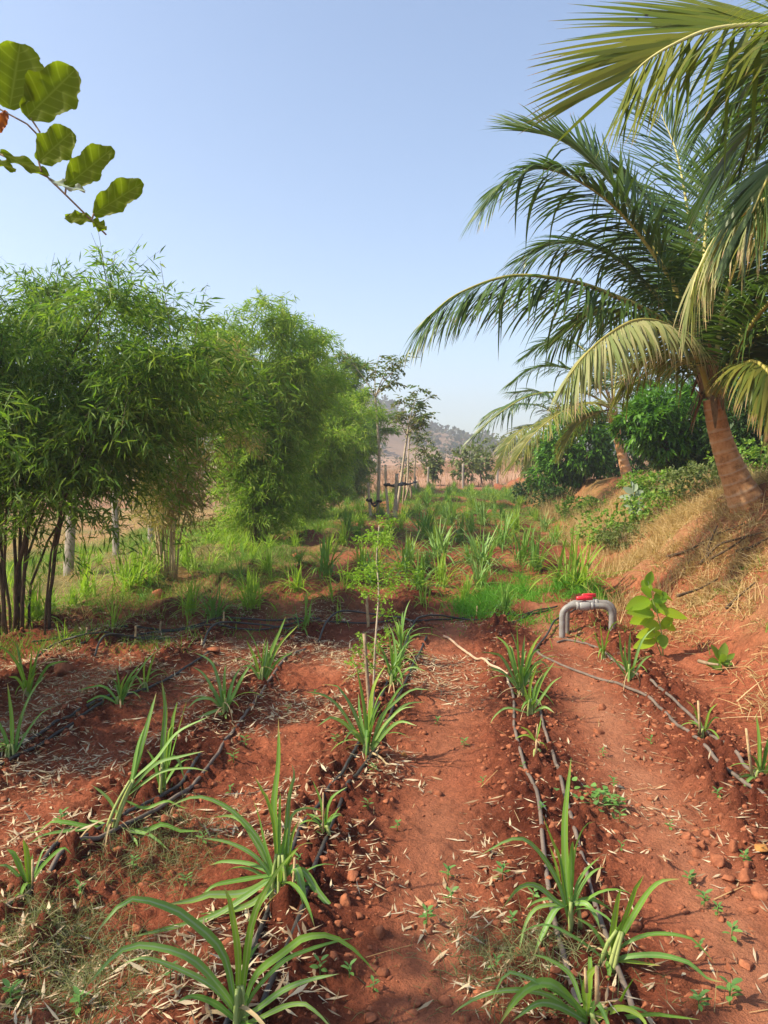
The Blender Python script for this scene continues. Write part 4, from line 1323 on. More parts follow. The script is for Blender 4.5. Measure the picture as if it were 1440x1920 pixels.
pipe([(422, 1935), (471, 1807), (492, 1740), (530, 1650), (563, 1573), (593, 1527), (620, 1480), (647, 1443), (673, 1397), (715, 1310), (748, 1230), (768, 1192)], 0.0095, M['pipe_black'], "black drip pipe on the left side of the middle near row of cane")
pipe([(474, 1935), (513, 1843), (537, 1790), (563, 1727), (593, 1627), (610, 1583), (633, 1527), (653, 1480), (700, 1413), (742, 1320), (778, 1240), (800, 1195)], 0.0095, M['pipe_black'], "black drip pipe on the right side of the middle near row of cane")
pipe([(1092, 1935), (1082, 1890), (1057, 1807), (1032, 1694), (1019, 1598), (1007, 1494), (982, 1436), (965, 1369), (963, 1315), (952, 1277), (948, 1268)], 0.0095, M['pipe_dusty'], "dusty drip pipe on the left of the row between the two trodden paths")
pipe([(1198, 1935), (1182, 1890), (1157, 1823), (1130, 1745), (1102, 1669), (1082, 1577), (1052, 1473), (1027, 1390), (1011, 1332), (988, 1270)], 0.0095, M['pipe_dusty'], "dusty drip pipe on the right of the row between the two trodden paths")
pipe([(952, 1272), (915, 1249), (873, 1227), (845, 1204), (832, 1197)], 0.011, M['pipe_tan'], "faded tan pipe crossing the path toward the cross pipes", lift=0.01)
pipe([(1500, 1548), (1440, 1511), (1382, 1461), (1319, 1407), (1257, 1352), (1215, 1311), (1165, 1286), (1098, 1269), (1050, 1248), (1019, 1234), (1005, 1226)], 0.0105, M['pipe_dusty'], "dusty drip pipe curving from the row head along the foot of the red bank")
pipe([(1500, 1505), (1440, 1469), (1394, 1440), (1332, 1382), (1290, 1340), (1261, 1313), (1194, 1269), (1140, 1232), (1094, 1209), (1065, 1203), (1045, 1206)], 0.0105, M['pipe_dusty'], "outer drip pipe nearest the red bank, looping below the valve")
pipe([(-20, 1748), (0, 1732), (62, 1673), (125, 1619), (217, 1565), (271, 1536), (358, 1482), (417, 1407), (448, 1362), (479, 1319), (521, 1257), (550, 1228), (572, 1220)], 0.0095, M['pipe_dusty'], "drip pipe along the row of leaning cane, ending on bright red soil")
pipe([(60, 1650), (120, 1595), (180, 1562), (262, 1520), (330, 1480), (375, 1420)], 0.0095, M['pipe_black'], "short black drip pipe half hidden under the leaning cane")
pipe([(-20, 1452), (0, 1440), (62, 1407), (137, 1361), (200, 1319), (267, 1298), (333, 1265), (383, 1234), (392, 1228)], 0.010, M['pipe_black'], "black drip pipe along the leftmost near row")
pipe([(-20, 1436), (30, 1405), (95, 1372), (150, 1338), (205, 1306)], 0.0095, M['pipe_black'], "second black drip pipe lying close beside the leftmost row pipe")
# the supply pipes across the field, and the loops that feed each row
gx = "black supply pipes across the field"
pipe([(150, 1212), (230, 1198), (330, 1188), (430, 1180), (530, 1177), (640, 1170), (760, 1166), (860, 1163), (960, 1156), (1010, 1147), (1045, 1140)], 0.0095, M['pipe_black'], "long black supply pipe crossing the field below the mid rows", gx, 0.01)
pipe([(60, 1210), (160, 1192), (260, 1180), (380, 1172), (500, 1168), (600, 1163)], 0.010, M['pipe_black'], "upper black supply pipe running back toward the dark bamboo stems", gx, 0.01)
pipe([(70, 1234), (90, 1224), (122, 1214), (160, 1209), (240, 1203), (300, 1196)], 0.0095, M['pipe_black'], "black feeder loop bending down toward the leftmost row", gx, 0.0, [0, 0.05, 0.06, 0.03, 0])
pipe([(178, 1236), (186, 1222), (205, 1212), (240, 1206), (330, 1198)], 0.0095, M['pipe_black'], "small black feeder loop left of the bright red soil", gx, 0.0, [0, 0.07, 0.08, 0.03, 0])
pipe([(380, 1215), (390, 1200), (410, 1188), (440, 1181), (500, 1180), (560, 1183)], 0.0095, M['pipe_black'], "black feeder loop arching over the bright red soil", gx, 0.0, [0, 0.08, 0.09, 0.05, 0.02, 0])
pipe([(597, 1205), (612, 1188), (632, 1175), (665, 1168), (720, 1168), (775, 1174)], 0.0095, M['pipe_black'], "tall black feeder loop arching behind the feathery seedling", gx, 0.0, [0, 0.09, 0.13, 0.11, 0.05, 0])
pipe([(763, 1200), (778, 1185), (800, 1175), (840, 1168), (900, 1164)], 0.0095, M['pipe_black'], "black feeder loop at the head of the trodden path", gx, 0.0, [0, 0.09, 0.11, 0.06, 0])
pipe([(1000, 1228), (1022, 1200), (1045, 1170), (1085, 1150), (1110, 1142)], 0.010, M['pipe_black'], "thin black hose rising behind the grey valve pipes", gx, 0.0, [0, 0.01, 0.03, 0.05, 0.05])
pipe([(960, 1168), (985, 1158), (1010, 1150), (1030, 1146)], 0.0095, M['pipe_black'], "black hose end beside the bright green weed mat", gx)


# ---------------------------------------------------------------- cane plants
def blade(pts, w, rng, fold=0.35, n=14, narrow=0.55):
    """A strap leaf along a measured curve, facing roughly up and toward the light, with a sunken midrib."""
    C = catmull(pts, n)
    if rng.uniform() < 0.3:                                 # a creased blade whose end hangs
        k0 = int(rng.integers(n // 2, n - 3))
        ln = np.linalg.norm(C[-1] - C[0])
        fall = np.clip((np.arange(n) - k0) / (n - 1 - k0), 0, 1)
        C[:, 2] = np.maximum(C[:, 2] - fall * ln * 0.14, min(C[:, 2].min(), C[0, 2]))
    T = nrm(np.gradient(C, axis=0))
    hint = nrm(np.array([rng.normal() * 0.35, -0.75, 0.55 + rng.normal() * 0.2]))
    S = nrm(np.cross(T, hint))
    tw = rng.normal() * 0.35
    t = np.linspace(0, 1, n)
    Nn = np.cross(S, T)
    S = S * np.cos(tw * t)[:, None] + Nn * np.sin(tw * t)[:, None]
    Nn = np.cross(S, T)
    wf = np.minimum(1, narrow + (1 - narrow) * t / 0.35) * np.clip(1 - t ** 2.6, 0, 1) ** 0.75
    wf = np.maximum(wf, 0.03)
    rip = 1 + 0.05 * np.sin(t * 23 + rng.uniform(0, 6))
    hw = (w * 0.5 * wf * rip)[:, None]
    V = np.stack([C - S * hw, C - Nn * hw * fold, C + S * hw], 1).reshape(-1, 3)
    i = np.arange(n - 1)[:, None] * 3
    F = np.concatenate([i + np.array([[0, 1, 4, 3]]), i + np.array([[1, 2, 5, 4]])])
    return V, F, {"along": np.repeat(t, 3), "edge": np.tile([1.0, 0.0, 1.0], n)}


GC = "cane clumps planted in the near rows"


def hero(px, py, label, leaves, mats=('cane', 'cane_blue', 'cane_yellow'), stub=None, stalk=None, extra=0, h=0.3, seed=0, base_d=None):
    """leaves: (width in photo pixels, depth shift of the tip, kind, [(px, py), ...]) measured from base to tip."""
    rng = np.random.default_rng(seed + int(px * 7 + py))
    b = G(px, py) if base_d is None else ground_at(px, py, base_d)
    d = b[1]
    root = thing("cane_plant", label, "cane plant", b, GC)
    sets = {0: [], 1: [], 2: []}
    for w, dd, kind, pts in leaves:
        n = len(pts)
        ww = w * 0.80 * d / F_PX
        q = []
        for k, (x, y) in enumerate(pts):
            s = k / (n - 1)
            p = P(x, y, max(d + dd * s, 1.3))
            g = ground_h(p[0], p[1], False)[0] + 0.012
            if p[2] < g:                                    # keep blades out of the soil
                p[2] = g
            q.append(p)
        sets[kind].append(blade(q, ww, rng))
    if extra:                                               # filler blades seen between the measured ones
        a = rng.uniform(0, 2 * np.pi, extra)
        el = rng.uniform(0.5, 1.5, extra)
        D = np.stack([np.cos(a) * np.cos(el), np.sin(a) * np.cos(el), np.sin(el)], -1)
        S = np.stack([-np.sin(a), np.cos(a), np.zeros(extra)], -1)
        B = b + UP * rng.uniform(0.0, h * 0.3, extra)[:, None] + D * 0.01
        V, F, at = strips(B, D, h * rng.uniform(0.5, 1.0, extra), 0.02 * rng.uniform(0.6, 1.1, extra), S, 0.22, 8,
                          lambda t: min(1, 0.5 + 1.6 * t) * max(1 - t ** 2.6, 0.0) ** 0.75 + 0.02, 0.3)
        sets[0].append((V, F, at))
    dry = []
    for k in range(int(rng.integers(2, 5))):                # dead lower blades hanging to the soil
        a = rng.uniform(0, 6.28)
        D = np.array([math.cos(a), math.sin(a), 0.35])
        dry.append(strips((b + UP * rng.uniform(0.02, 0.08))[None], D, h * rng.uniform(0.5, 0.9), 0.012 * rng.uniform(0.6, 1.3), np.array([-math.sin(a), math.cos(a), rng.normal() * 0.5]), 0.32, 8, lambda t: 1 - 0.7 * t, 0.5))
    V, F, at = join(dry)
    mesh_obj("dead_leaves", V, F, M['dead_blade'], root, at)
    for k, s in sets.items():
        if s:
            V, F, at = join(s)
            mesh_obj("foliage", V, F, M[mats[k]], root, at, True)
    st = []
    top = P(*stalk, d) if stalk else b + UP * h * 0.22
    for k in range(4):
        o = np.array([rng.normal() * 0.014, rng.normal() * 0.014, 0])
        st.append(tube(catmull([b + o - UP * 0.03, b * 0.5 + top * 0.5 + o * 0.8, top + o * 0.4], 7), np.linspace(0.0085, 0.006, 7), 7))
    V, F, at = join(st)
    mesh_obj("stalk", V, F, M['cane_stalk'], root, at, True)
    for s in (stub or []):
        x0, y0, x1, y1, w = s
        p0 = P(x0, y0, d - 0.03)
        p1 = P(x1, y1, d - 0.03)
        V, F, at = tube([p0, p0 * 0.5 + p1 * 0.5, p1], np.array([1, 0.9, 0.75]) * w * 0.34 * d / F_PX, 8)
        mesh_obj("dry_stub", V, F, M['stub'], root, at, True)
    return root


A, B_, Y_ = 0, 1, 2
hero(448, 1925, "long arching cane clump nearest the camera in the middle row", [
    (23, -0.10, B_, [(441, 1885), (417, 1786), (354, 1723), (271, 1669), (233, 1664), (200, 1686), (165, 1726)]),
    (20, -0.15, B_, [(441, 1892), (417, 1857), (354, 1794), (258, 1772), (208, 1798), (160, 1853)]),
    (15, 0.05, B_, [(440, 1897), (396, 1848), (333, 1815), (271, 1796), (233, 1806)]),
    (18, 0.05, Y_, [(446, 1885), (446, 1786), (433, 1702), (420, 1630)]),
    (19, 0.15, Y_, [(452, 1885), (471, 1736), (500, 1665), (530, 1620), (560, 1590)]),
    (19, -0.10, A, [(455, 1890), (480, 1827), (530, 1787), (580, 1750), (623, 1738), (667, 1753), (710, 1788)]),
    (12, 0.10, A, [(455, 1900), (480, 1855), (530, 1803), (580, 1780), (630, 1765), (662, 1759)]),
    (15, -0.05, B_, [(455, 1905), (480, 1893), (530, 1857), (580, 1837), (636, 1826)]),
    (13, -0.10, B_, [(458, 1925), (480, 1912), (530, 1888), (563, 1882), (597, 1890), (632, 1912)]),
    (16, -0.12, A, [(446, 1915), (400, 1880), (360, 1868), (330, 1880)]),
    (14, -0.15, A, [(450, 1930), (470, 1925), (510, 1930), (560, 1950)]),
    (14, 0.1, A, [(447, 1890), (455, 1830), (470, 1790), (490, 1765)])], stalk=(448, 1850), h=0.35)
hero(524, 1692, "tallest dense cane clump in the middle row with drooping outer blades", [
    (18, 0.05, A, [(527, 1680), (518, 1560), (513, 1510), (522, 1427), (522, 1347)]),
    (15, 0.10, B_, [(530, 1670), (537, 1560), (543, 1477), (552, 1427), (546, 1396)]),
    (10, 0.0, Y_, [(522, 1660), (513, 1543), (493, 1477), (477, 1422)]),
    (14, -0.05, A, [(520, 1660), (497, 1583), (487, 1537), (474, 1496)]),
    (13, 0.0, B_, [(515, 1650), (490, 1583), (447, 1530), (404, 1502), (362, 1494), (315, 1513)]),
    (12, 0.1, B_, [(514, 1645), (463, 1552), (433, 1530), (398, 1533)]),
    (11, 0.0, B_, [(515, 1655), (480, 1607), (430, 1580), (378, 1571)]),
    (12, 0.05, Y_, [(535, 1650), (547, 1570), (561, 1536)]),
    (8, 0.15, B_, [(540, 1600), (547, 1530), (580, 1513), (609, 1506)]),
    (22, -0.15, B_, [(536, 1640), (556, 1627), (571, 1690), (581, 1773), (585, 1884)]),
    (18, -0.10, B_, [(540, 1635), (568, 1632), (597, 1673), (623, 1713), (637, 1753), (644, 1795)]),
    (10, 0.05, A, [(545, 1640), (587, 1667), (597, 1727), (603, 1795)]),
    (19, -0.10, B_, [(515, 1640), (458, 1674), (375, 1678), (311, 1696)]),
    (15, -0.15, B_, [(516, 1642), (479, 1668), (396, 1719), (312, 1765), (240, 1808)]),
    (15, -0.05, B_, [(520, 1650), (471, 1694), (417, 1744), (375, 1782), (336, 1808)]),
    (12, -0.05, A, [(510, 1640), (437, 1652), (398, 1662), (370, 1690)]),
    (11, -0.15, B_, [(522, 1652), (490, 1690), (472, 1745), (462, 1800)]),
    (11, 0.1, A, [(512, 1640), (470, 1620), (420, 1615), (395, 1622)]),
    (13, 0.1, Y_, [(530, 1640), (545, 1605), (558, 1590)]),
    (14, 0.0, A, [(524, 1680), (528, 1610), (536, 1560), (540, 1530)]),
    (12, -0.1, B_, [(530, 1660), (540, 1690), (536, 1750), (520, 1800)])], stub=[(546, 1716, 553, 1607, 9)], stalk=(524, 1600), h=0.4, extra=6)
hero(608, 1575, "small young cane plant with a dry stub beside the pipe pair", [
    (8, 0.0, A, [(608, 1572), (603, 1510), (586, 1462)]), (9, 0.0, A, [(610, 1568), (613, 1520), (627, 1487), (651, 1459)]),
    (6, 0.0, A, [(608, 1568), (597, 1543), (572, 1522)]), (5, 0.05, A, [(611, 1562), (625, 1530), (638, 1512)]),
    (5, 0, A, [(606, 1570), (595, 1560), (588, 1568)])], stub=[(606, 1560, 606, 1486, 5)], h=0.15, extra=5)
hero(690, 1415, "bushy cane clump at the foot of the brown stake", [
    (9, 0.0, B_, [(690, 1410), (663, 1333), (633, 1287), (602, 1259)]), (9, -0.1, B_, [(688, 1405), (667, 1373), (637, 1327), (607, 1303), (570, 1297)]),
    (10, -0.2, B_, [(686, 1400), (647, 1357), (620, 1345), (594, 1343)]), (10, 0.0, A, [(690, 1405), (683, 1327), (669, 1251)]),
    (10, 0.1, Y_, [(692, 1400), (697, 1303), (710, 1253), (724, 1222)]), (8, 0.0, B_, [(695, 1405), (713, 1347), (740, 1317), (773, 1293), (808, 1294)]),
    (8, -0.1, B_, [(695, 1405), (720, 1360), (753, 1330), (779, 1325)]), (9, -0.2, B_, [(697, 1408), (723, 1373), (750, 1353), (782, 1361)]),
    (8, 0.1, B_, [(697, 1408), (733, 1347), (763, 1320), (798, 1316)]), (10, 0.0, Y_, [(691, 1412), (690, 1350), (694, 1300)]),
    (9, 0.1, A, [(690, 1400), (700, 1340), (715, 1300)]), (9, 0.1, A, [(688, 1400), (675, 1340), (672, 1300)]),
    (8, -0.2, B_, [(688, 1405), (670, 1375), (655, 1370), (640, 1385)]), (8, 0.2, A, [(695, 1400), (725, 1330), (750, 1290), (770, 1280)])], stalk=(691, 1370), h=0.42, extra=8)
hero(1069, 1745, "upright cane clump between the two dusty pipes, tall broad centre blade", [
    (19, 0.05, A, [(1069, 1730), (1061, 1640), (1059, 1536), (1071, 1421)]), (10, 0.0, Y_, [(1066, 1720), (1052, 1619), (1036, 1577), (1018, 1530)]),
    (12, 0.0, B_, [(1072, 1720), (1073, 1640), (1082, 1577), (1098, 1527), (1116, 1510)]), (12, -0.1, B_, [(1065, 1720), (1048, 1657), (1015, 1602), (982, 1573), (948, 1577), (900, 1604)]),
    (14, -0.1, B_, [(1065, 1700), (1048, 1694), (1007, 1661), (973, 1665), (939, 1708)]), (16, -0.15, B_, [(1062, 1695), (1040, 1707), (1015, 1757), (1001, 1824)]),
    (10, -0.1, B_, [(1062, 1695), (1007, 1702), (982, 1740), (972, 1808)]), (10, 0.1, A, [(1075, 1700), (1082, 1661), (1098, 1632), (1125, 1606)]),
    (14, -0.1, B_, [(1075, 1695), (1098, 1694), (1115, 1715), (1126, 1746)]), (11, 0.05, B_, [(1075, 1690), (1111, 1686), (1150, 1708)]),
    (11, 0.0, A, [(1068, 1720), (1056, 1650), (1050, 1600)]), (10, 0.05, A, [(1070, 1720), (1066, 1660), (1070, 1600)]),
    (8, 0.0, A, [(1064, 1700), (1035, 1685), (1005, 1690), (985, 1705)]), (9, 0.05, Y_, [(1066, 1700), (1050, 1660), (1042, 1620), (1030, 1585)])], stalk=(1070, 1690), h=0.3, extra=4)
hero(1138, 1815, "leaning pale stemmed cane plant bending right over the path", [
    (17, 0.0, A, [(1150, 1780), (1148, 1757), (1157, 1694), (1164, 1664)]), (14, 0.0, A, [(1155, 1770), (1169, 1732), (1186, 1682), (1208, 1618)]),
    (15, -0.05, B_, [(1155, 1775), (1186, 1719), (1215, 1673), (1240, 1652), (1275, 1648)]), (10, -0.05, B_, [(1150, 1790), (1173, 1769), (1215, 1752), (1265, 1752), (1311, 1765), (1342, 1783)]),
    (14, -0.1, B_, [(1145, 1810), (1173, 1794), (1215, 1790), (1257, 1794), (1307, 1811), (1358, 1837)]), (8, -0.05, A, [(1143, 1815), (1173, 1802), (1215, 1807), (1239, 1811)]),
    (10, 0.0, B_, [(1140, 1800), (1136, 1782), (1111, 1740), (1076, 1718)]), (8, -0.05, B_, [(1138, 1805), (1090, 1765), (1028, 1734), (986, 1744), (962, 1768)]),
    (12, -0.1, B_, [(1136, 1800), (1142, 1840), (1139, 1892)]), (11, 0.0, Y_, [(1145, 1800), (1160, 1740), (1178, 1700)])], mats=('cane_yellow', 'cane', 'cane_yellow'), stalk=(1163, 1744), h=0.25)
hero(1106, 1935, "broad bladed cane plant with a dry tan husk at the bottom edge", [
    (25, -0.1, A, [(1100, 1905), (1073, 1877), (1036, 1844), (998, 1848), (965, 1877), (934, 1925)]), (20, -0.1, B_, [(1100, 1915), (1048, 1886), (1007, 1882), (960, 1915)]),
    (12, -0.1, B_, [(1095, 1910), (1065, 1873), (1007, 1840), (944, 1823), (918, 1862)]), (14, -0.15, B_, [(1090, 1915), (1027, 1865), (944, 1857), (882, 1877), (846, 1903)]),
    (23, 0.0, Y_, [(1100, 1905), (1100, 1848), (1107, 1823), (1124, 1793)]), (18, 0.0, Y_, [(1110, 1905), (1157, 1882), (1173, 1857), (1191, 1831)]),
    (12, -0.1, A, [(1115, 1915), (1215, 1902), (1257, 1905), (1313, 1912)]), (14, 0.05, B_, [(1090, 1880), (1069, 1827), (1028, 1798), (996, 1789)]),
    (14, -0.1, A, [(1105, 1905), (1118, 1880), (1138, 1911), (1145, 1940)]), (16, -0.1, Y_, [(1110, 1915), (1160, 1890), (1200, 1905), (1220, 1940)]),
    (14, 0.05, A, [(1100, 1900), (1092, 1850), (1084, 1820)])], stub=[(1120, 1885, 1119, 1812, 15), (1100, 1860, 1097, 1815, 10)], h=0.25, extra=3)
hero(210, 1562, "leaning cane with a thick pale sheathed stem by the dusty pipe", [
    (15, 0.1, B_, [(243, 1480), (262, 1410), (279, 1348), (293, 1299)]), (12, 0.05, B_, [(250, 1460), (292, 1423), (333, 1373), (393, 1343)]),
    (12, 0.0, B_, [(240, 1490), (300, 1448), (354, 1440), (390, 1446)]), (9, 0.0, B_, [(245, 1480), (292, 1432), (340, 1418), (384, 1408)]),
    (8, 0.0, A, [(235, 1500), (271, 1515), (312, 1502), (355, 1506)]), (10, 0.0, B_, [(225, 1540), (212, 1511), (196, 1490), (172, 1472)]),
    (12, -0.05, A, [(205, 1555), (167, 1550), (104, 1540), (48, 1558)]), (9, -0.1, A, [(205, 1558), (140, 1556), (83, 1565), (52, 1584)]),
    (12, 0.0, A, [(215, 1557), (271, 1557), (312, 1544), (378, 1558)]), (12, -0.1, B_, [(215, 1558), (271, 1562), (292, 1573), (318, 1596)]),
    (9, -0.1, B_, [(212, 1560), (250, 1573), (259, 1609)]), (12, 0.05, A, [(245, 1470), (258, 1400), (272, 1360)]),
    (11, 0.05, Y_, [(232, 1510), (250, 1450), (270, 1400)]), (7, 0.1, A, [(215, 1555), (180, 1540), (140, 1545), (110, 1556)])], stalk=(250, 1462), h=0.3)
hero(304, 1484, "upright narrow cane plant behind the leaning cane", [
    (14, 0.0, B_, [(304, 1480), (306, 1390), (310, 1328), (303, 1274)]), (11, 0.0, A, [(306, 1475), (321, 1373), (332, 1289)]),
    (11, 0.05, A, [(308, 1470), (333, 1373), (351, 1310)]), (9, 0.0, B_, [(305, 1465), (317, 1423), (333, 1423), (347, 1459)]),
    (9, 0.0, Y_, [(306, 1478), (312, 1400), (322, 1340)]), (9, -0.05, A, [(300, 1475), (290, 1430), (275, 1405)])], stub=[(301, 1480, 300, 1440, 5)], stalk=(306, 1430), h=0.3, extra=2)
hero(419, 1341, "spreading fan of cane blades by the bend of the dusty pipe", [
    (9, 0.1, B_, [(419, 1335), (410, 1277), (392, 1232), (364, 1204)]), (8, 0.0, B_, [(417, 1330), (396, 1286), (380, 1262), (360, 1249)]),
    (8, 0.1, A, [(421, 1330), (421, 1265), (424, 1245)]), (10, 0.1, A, [(425, 1330), (446, 1286), (460, 1260), (477, 1238)]), (8, 0.1, A, [(425, 1330), (437, 1277), (452, 1250)]),
    (10, -0.1, B_, [(410, 1330), (387, 1340), (378, 1370), (370, 1400)]), (9, -0.1, B_, [(418, 1340), (410, 1352), (406, 1408)]), (8, -0.1, B_, [(424, 1340), (423, 1357), (425, 1396)]),
    (8, -0.1, B_, [(412, 1325), (395, 1310), (370, 1312), (350, 1330)]), (8, 0.1, A, [(422, 1330), (432, 1290), (440, 1268)]), (9, 0, A, [(418, 1332), (404, 1300), (388, 1285)])], stalk=(420, 1310), h=0.35, extra=6)
hero(492, 1287, "tall narrow cane plant on the bright red patch beside the pipe end", [
    (10, 0.1, A, [(492, 1280), (504, 1232), (525, 1182), (536, 1156)]), (12, 0.0, B_, [(490, 1275), (498, 1235), (502, 1200)]),
    (8, 0.1, Y_, [(495, 1280), (520, 1215), (559, 1172)]), (7, 0.0, A, [(495, 1280), (520, 1240), (550, 1222)]), (8, 0, Y_, [(488, 1278), (478, 1235), (462, 1200)]),
    (7, 0.0, A, [(494, 1275), (507, 1245), (520, 1205)]), (7, -0.1, B_, [(488, 1275), (470, 1250), (450, 1250)])], stalk=(494, 1250), h=0.4, extra=6)
hero(225, 1324, "leafy cane plant leaning over the leftmost row pipe", [
    (8, 0.0, A, [(225, 1320), (233, 1290), (250, 1257), (263, 1231)]), (7, 0.0, A, [(223, 1318), (200, 1290), (172, 1284), (143, 1284)]), (8, 0.0, A, [(226, 1320), (240, 1280), (258, 1262)]),
    (7, -0.1, A, [(222, 1320), (190, 1305), (160, 1318), (145, 1335)]), (7, 0.1, B_, [(228, 1318), (255, 1265), (285, 1228), (305, 1214)]), (8, 0.0, Y_, [(224, 1320), (228, 1285), (240, 1262)])], h=0.3, extra=7)
hero(271, 1296, "single bright upright cane shoot at the edge of the red soil", [
    (8, 0.0, Y_, [(271, 1294), (270, 1255), (274, 1218)]), (6, 0.0, Y_, [(272, 1292), (282, 1250), (292, 1222)]), (5, 0, A, [(270, 1292), (258, 1270), (245, 1266)])], h=0.28, extra=3)
hero(22, 1422, "dark bladed cane plant at the picture edge on the leftmost row", [
    (15, 0.0, A, [(22, 1412), (22, 1350), (14, 1280)]), (9, 0.1, B_, [(28, 1412), (40, 1345), (62, 1294), (88, 1264)]), (9, 0.0, A, [(20, 1412), (5, 1370), (-10, 1340)]),
    (8, 0.1, B_, [(30, 1410), (52, 1370), (80, 1335), (105, 1325)]), (10, -0.1, B_, [(22, 1415), (8, 1398), (-5, 1400)]), (8, 0, A, [(26, 1412), (34, 1370), (40, 1330)])], h=0.3, extra=6)
hero(52, 1308, "pale arching cane plant in the sun beside the dark bamboo", [
    (9, 0.0, Y_, [(55, 1300), (57, 1255), (60, 1216)]), (9, 0.0, Y_, [(50, 1300), (38, 1255), (18, 1225), (-4, 1210)]), (8, 0.0, B_, [(56, 1300), (68, 1235), (80, 1212), (94, 1199)]),
    (7, -0.1, B_, [(58, 1302), (85, 1255), (110, 1232), (128, 1224)]), (8, 0.0, A, [(48, 1300), (35, 1275), (15, 1262)]), (7, 0.1, B_, [(52, 1300), (42, 1260), (30, 1200)])], mats=('cane_yellow', 'cane', 'cane_yellow'), h=0.32, extra=8)
hero(57, 1662, "short cane tuft with a cut tan stub beside the dusty pipe", [
    (15, 0.0, Y_, [(55, 1655), (50, 1598), (43, 1560)]), (15, 0.0, A, [(50, 1655), (29, 1607), (11, 1579)]), (10, 0.0, A, [(60, 1650), (83, 1619), (117, 1590), (134, 1602)]),
    (8, 0.0, A, [(45, 1660), (33, 1640), (28, 1680)]), (9, -0.05, B_, [(48, 1658), (20, 1628), (-10, 1612)]), (8, 0.05, B_, [(60, 1655), (78, 1600), (90, 1585)])], stub=[(62, 1668, 61, 1612, 9)], h=0.2, extra=4)
hero(977, 1304, "full cane clump at the head of the row between the paths", [
    (9, 0.1, A, [(977, 1295), (961, 1244), (948, 1202), (929, 1174)]), (9, 0.0, A, [(978, 1290), (972, 1230), (969, 1168)]), (9, 0.1, Y_, [(980, 1290), (990, 1236), (1003, 1205), (1016, 1189)]),
    (8, -0.1, B_, [(975, 1295), (944, 1236), (925, 1225), (901, 1223)]), (8, -0.1, B_, [(975, 1297), (944, 1261), (914, 1250)]), (8, 0.0, B_, [(980, 1295), (998, 1252), (1014, 1240), (1030, 1252)]),
    (9, 0.1, A, [(977, 1292), (980, 1230), (984, 1190)]), (8, 0.1, A, [(976, 1292), (962, 1230), (955, 1196)]), (8, 0.0, A, [(980, 1292), (1000, 1220), (1020, 1205)])], stalk=(977, 1265), h=0.42, extra=16)
hero(994, 1342, "fresh narrow cane plant just in front of the full clump", [
    (8, 0.0, Y_, [(994, 1335), (994, 1286), (1008, 1243)]), (8, 0.0, A, [(996, 1335), (1015, 1277), (1041, 1239)]), (7, -0.1, B_, [(998, 1335), (1019, 1302), (1036, 1280), (1054, 1268)]),
    (7, 0.0, Y_, [(992, 1335), (986, 1300), (982, 1275)]), (6, -0.1, B_, [(990, 1340), (952, 1327), (930, 1340), (918, 1370)]), (7, 0, A, [(994, 1335), (1003, 1290), (1018, 1262)]), (7, -0.1, B_, [(998, 1338), (1022, 1325), (1040, 1330)])], stalk=(995, 1310), h=0.28, extra=5)
hero(1004, 1416, "stubby dried cane shoot with a pale stem between the pipes", [
    (6, 0.0, Y_, [(1004, 1390), (990, 1370), (975, 1362)]), (6, 0.0, A, [(1004, 1390), (1012, 1360), (1015, 1345)]), (5, 0.0, Y_, [(1004, 1388), (985, 1378), (965, 1385)]), (5, 0, Y_, [(1006, 1390), (1020, 1395), (1028, 1410)])], stub=[(1005, 1416, 1006, 1385, 7), (1005, 1388, 1008, 1358, 4)], h=0.06)
hero(1180, 1278, "grey green cane plant on the outer pipe below the lime green shrub", [
    (8, 0.0, B_, [(1180, 1270), (1180, 1219), (1182, 1168)]), (7, 0.0, B_, [(1183, 1270), (1198, 1215), (1212, 1190), (1230, 1176)]), (7, 0.0, A, [(1178, 1270), (1165, 1223), (1161, 1181)]),
    (6, 0.0, B_, [(1178, 1275), (1155, 1240), (1135, 1220)]), (6, 0.0, B_, [(1184, 1272), (1205, 1240), (1222, 1228)]), (6, 0, A, [(1180, 1272), (1172, 1230), (1172, 1200)])], stalk=(1180, 1245), h=0.3, extra=5)
hero(1131, 1234, "yellowish small cane plant in front of the grey valve pipes", [
    (6, 0.0, Y_, [(1131, 1230), (1128, 1195), (1125, 1165)]), (6, 0.0, Y_, [(1132, 1230), (1140, 1190), (1150, 1170), (1164, 1163)]), (6, 0.0, Y_, [(1130, 1230), (1120, 1200), (1113, 1180)])], h=0.25, extra=5)
hero(1317, 1378, "short cut cane stub with yellow blades against the red bank", [
    (6, 0.0, Y_, [(1317, 1375), (1303, 1330), (1285, 1312)]), (6, 0.0, Y_, [(1320, 1375), (1330, 1335), (1346, 1318)]), (6, 0.0, Y_, [(1315, 1375), (1308, 1345), (1300, 1325)]), (6, 0.0, A, [(1320, 1376), (1335, 1350), (1350, 1340)])], stub=[(1313, 1378, 1309, 1314, 8)], h=0.2, extra=4)
hero(1424, 1466, "cane plant with a tall split tan stub at the picture edge by the red bank", [
    (10, 0.0, A, [(1424, 1460), (1424, 1395), (1418, 1338)]), (10, 0.0, A, [(1428, 1460), (1438, 1400), (1452, 1360)]), (9, 0.0, Y_, [(1430, 1462), (1450, 1420), (1470, 1400)]), (8, -0.1, B_, [(1420, 1462), (1402, 1454), (1384, 1458)]),
    (8, 0, A, [(1426, 1462), (1434, 1420), (1440, 1385)])], stub=[(1410, 1456, 1399, 1366, 9)], h=0.25, extra=4)
hero(735, 1292, "grassy cane clump behind the brown stake", [
    (8, 0.1, B_, [(735, 1285), (742, 1240), (738, 1195), (728, 1170)]), (8, 0.1, A, [(736, 1285), (752, 1235), (762, 1205)]), (7, -0.1, B_, [(738, 1285), (770, 1250), (800, 1248)])], h=0.45, extra=22)
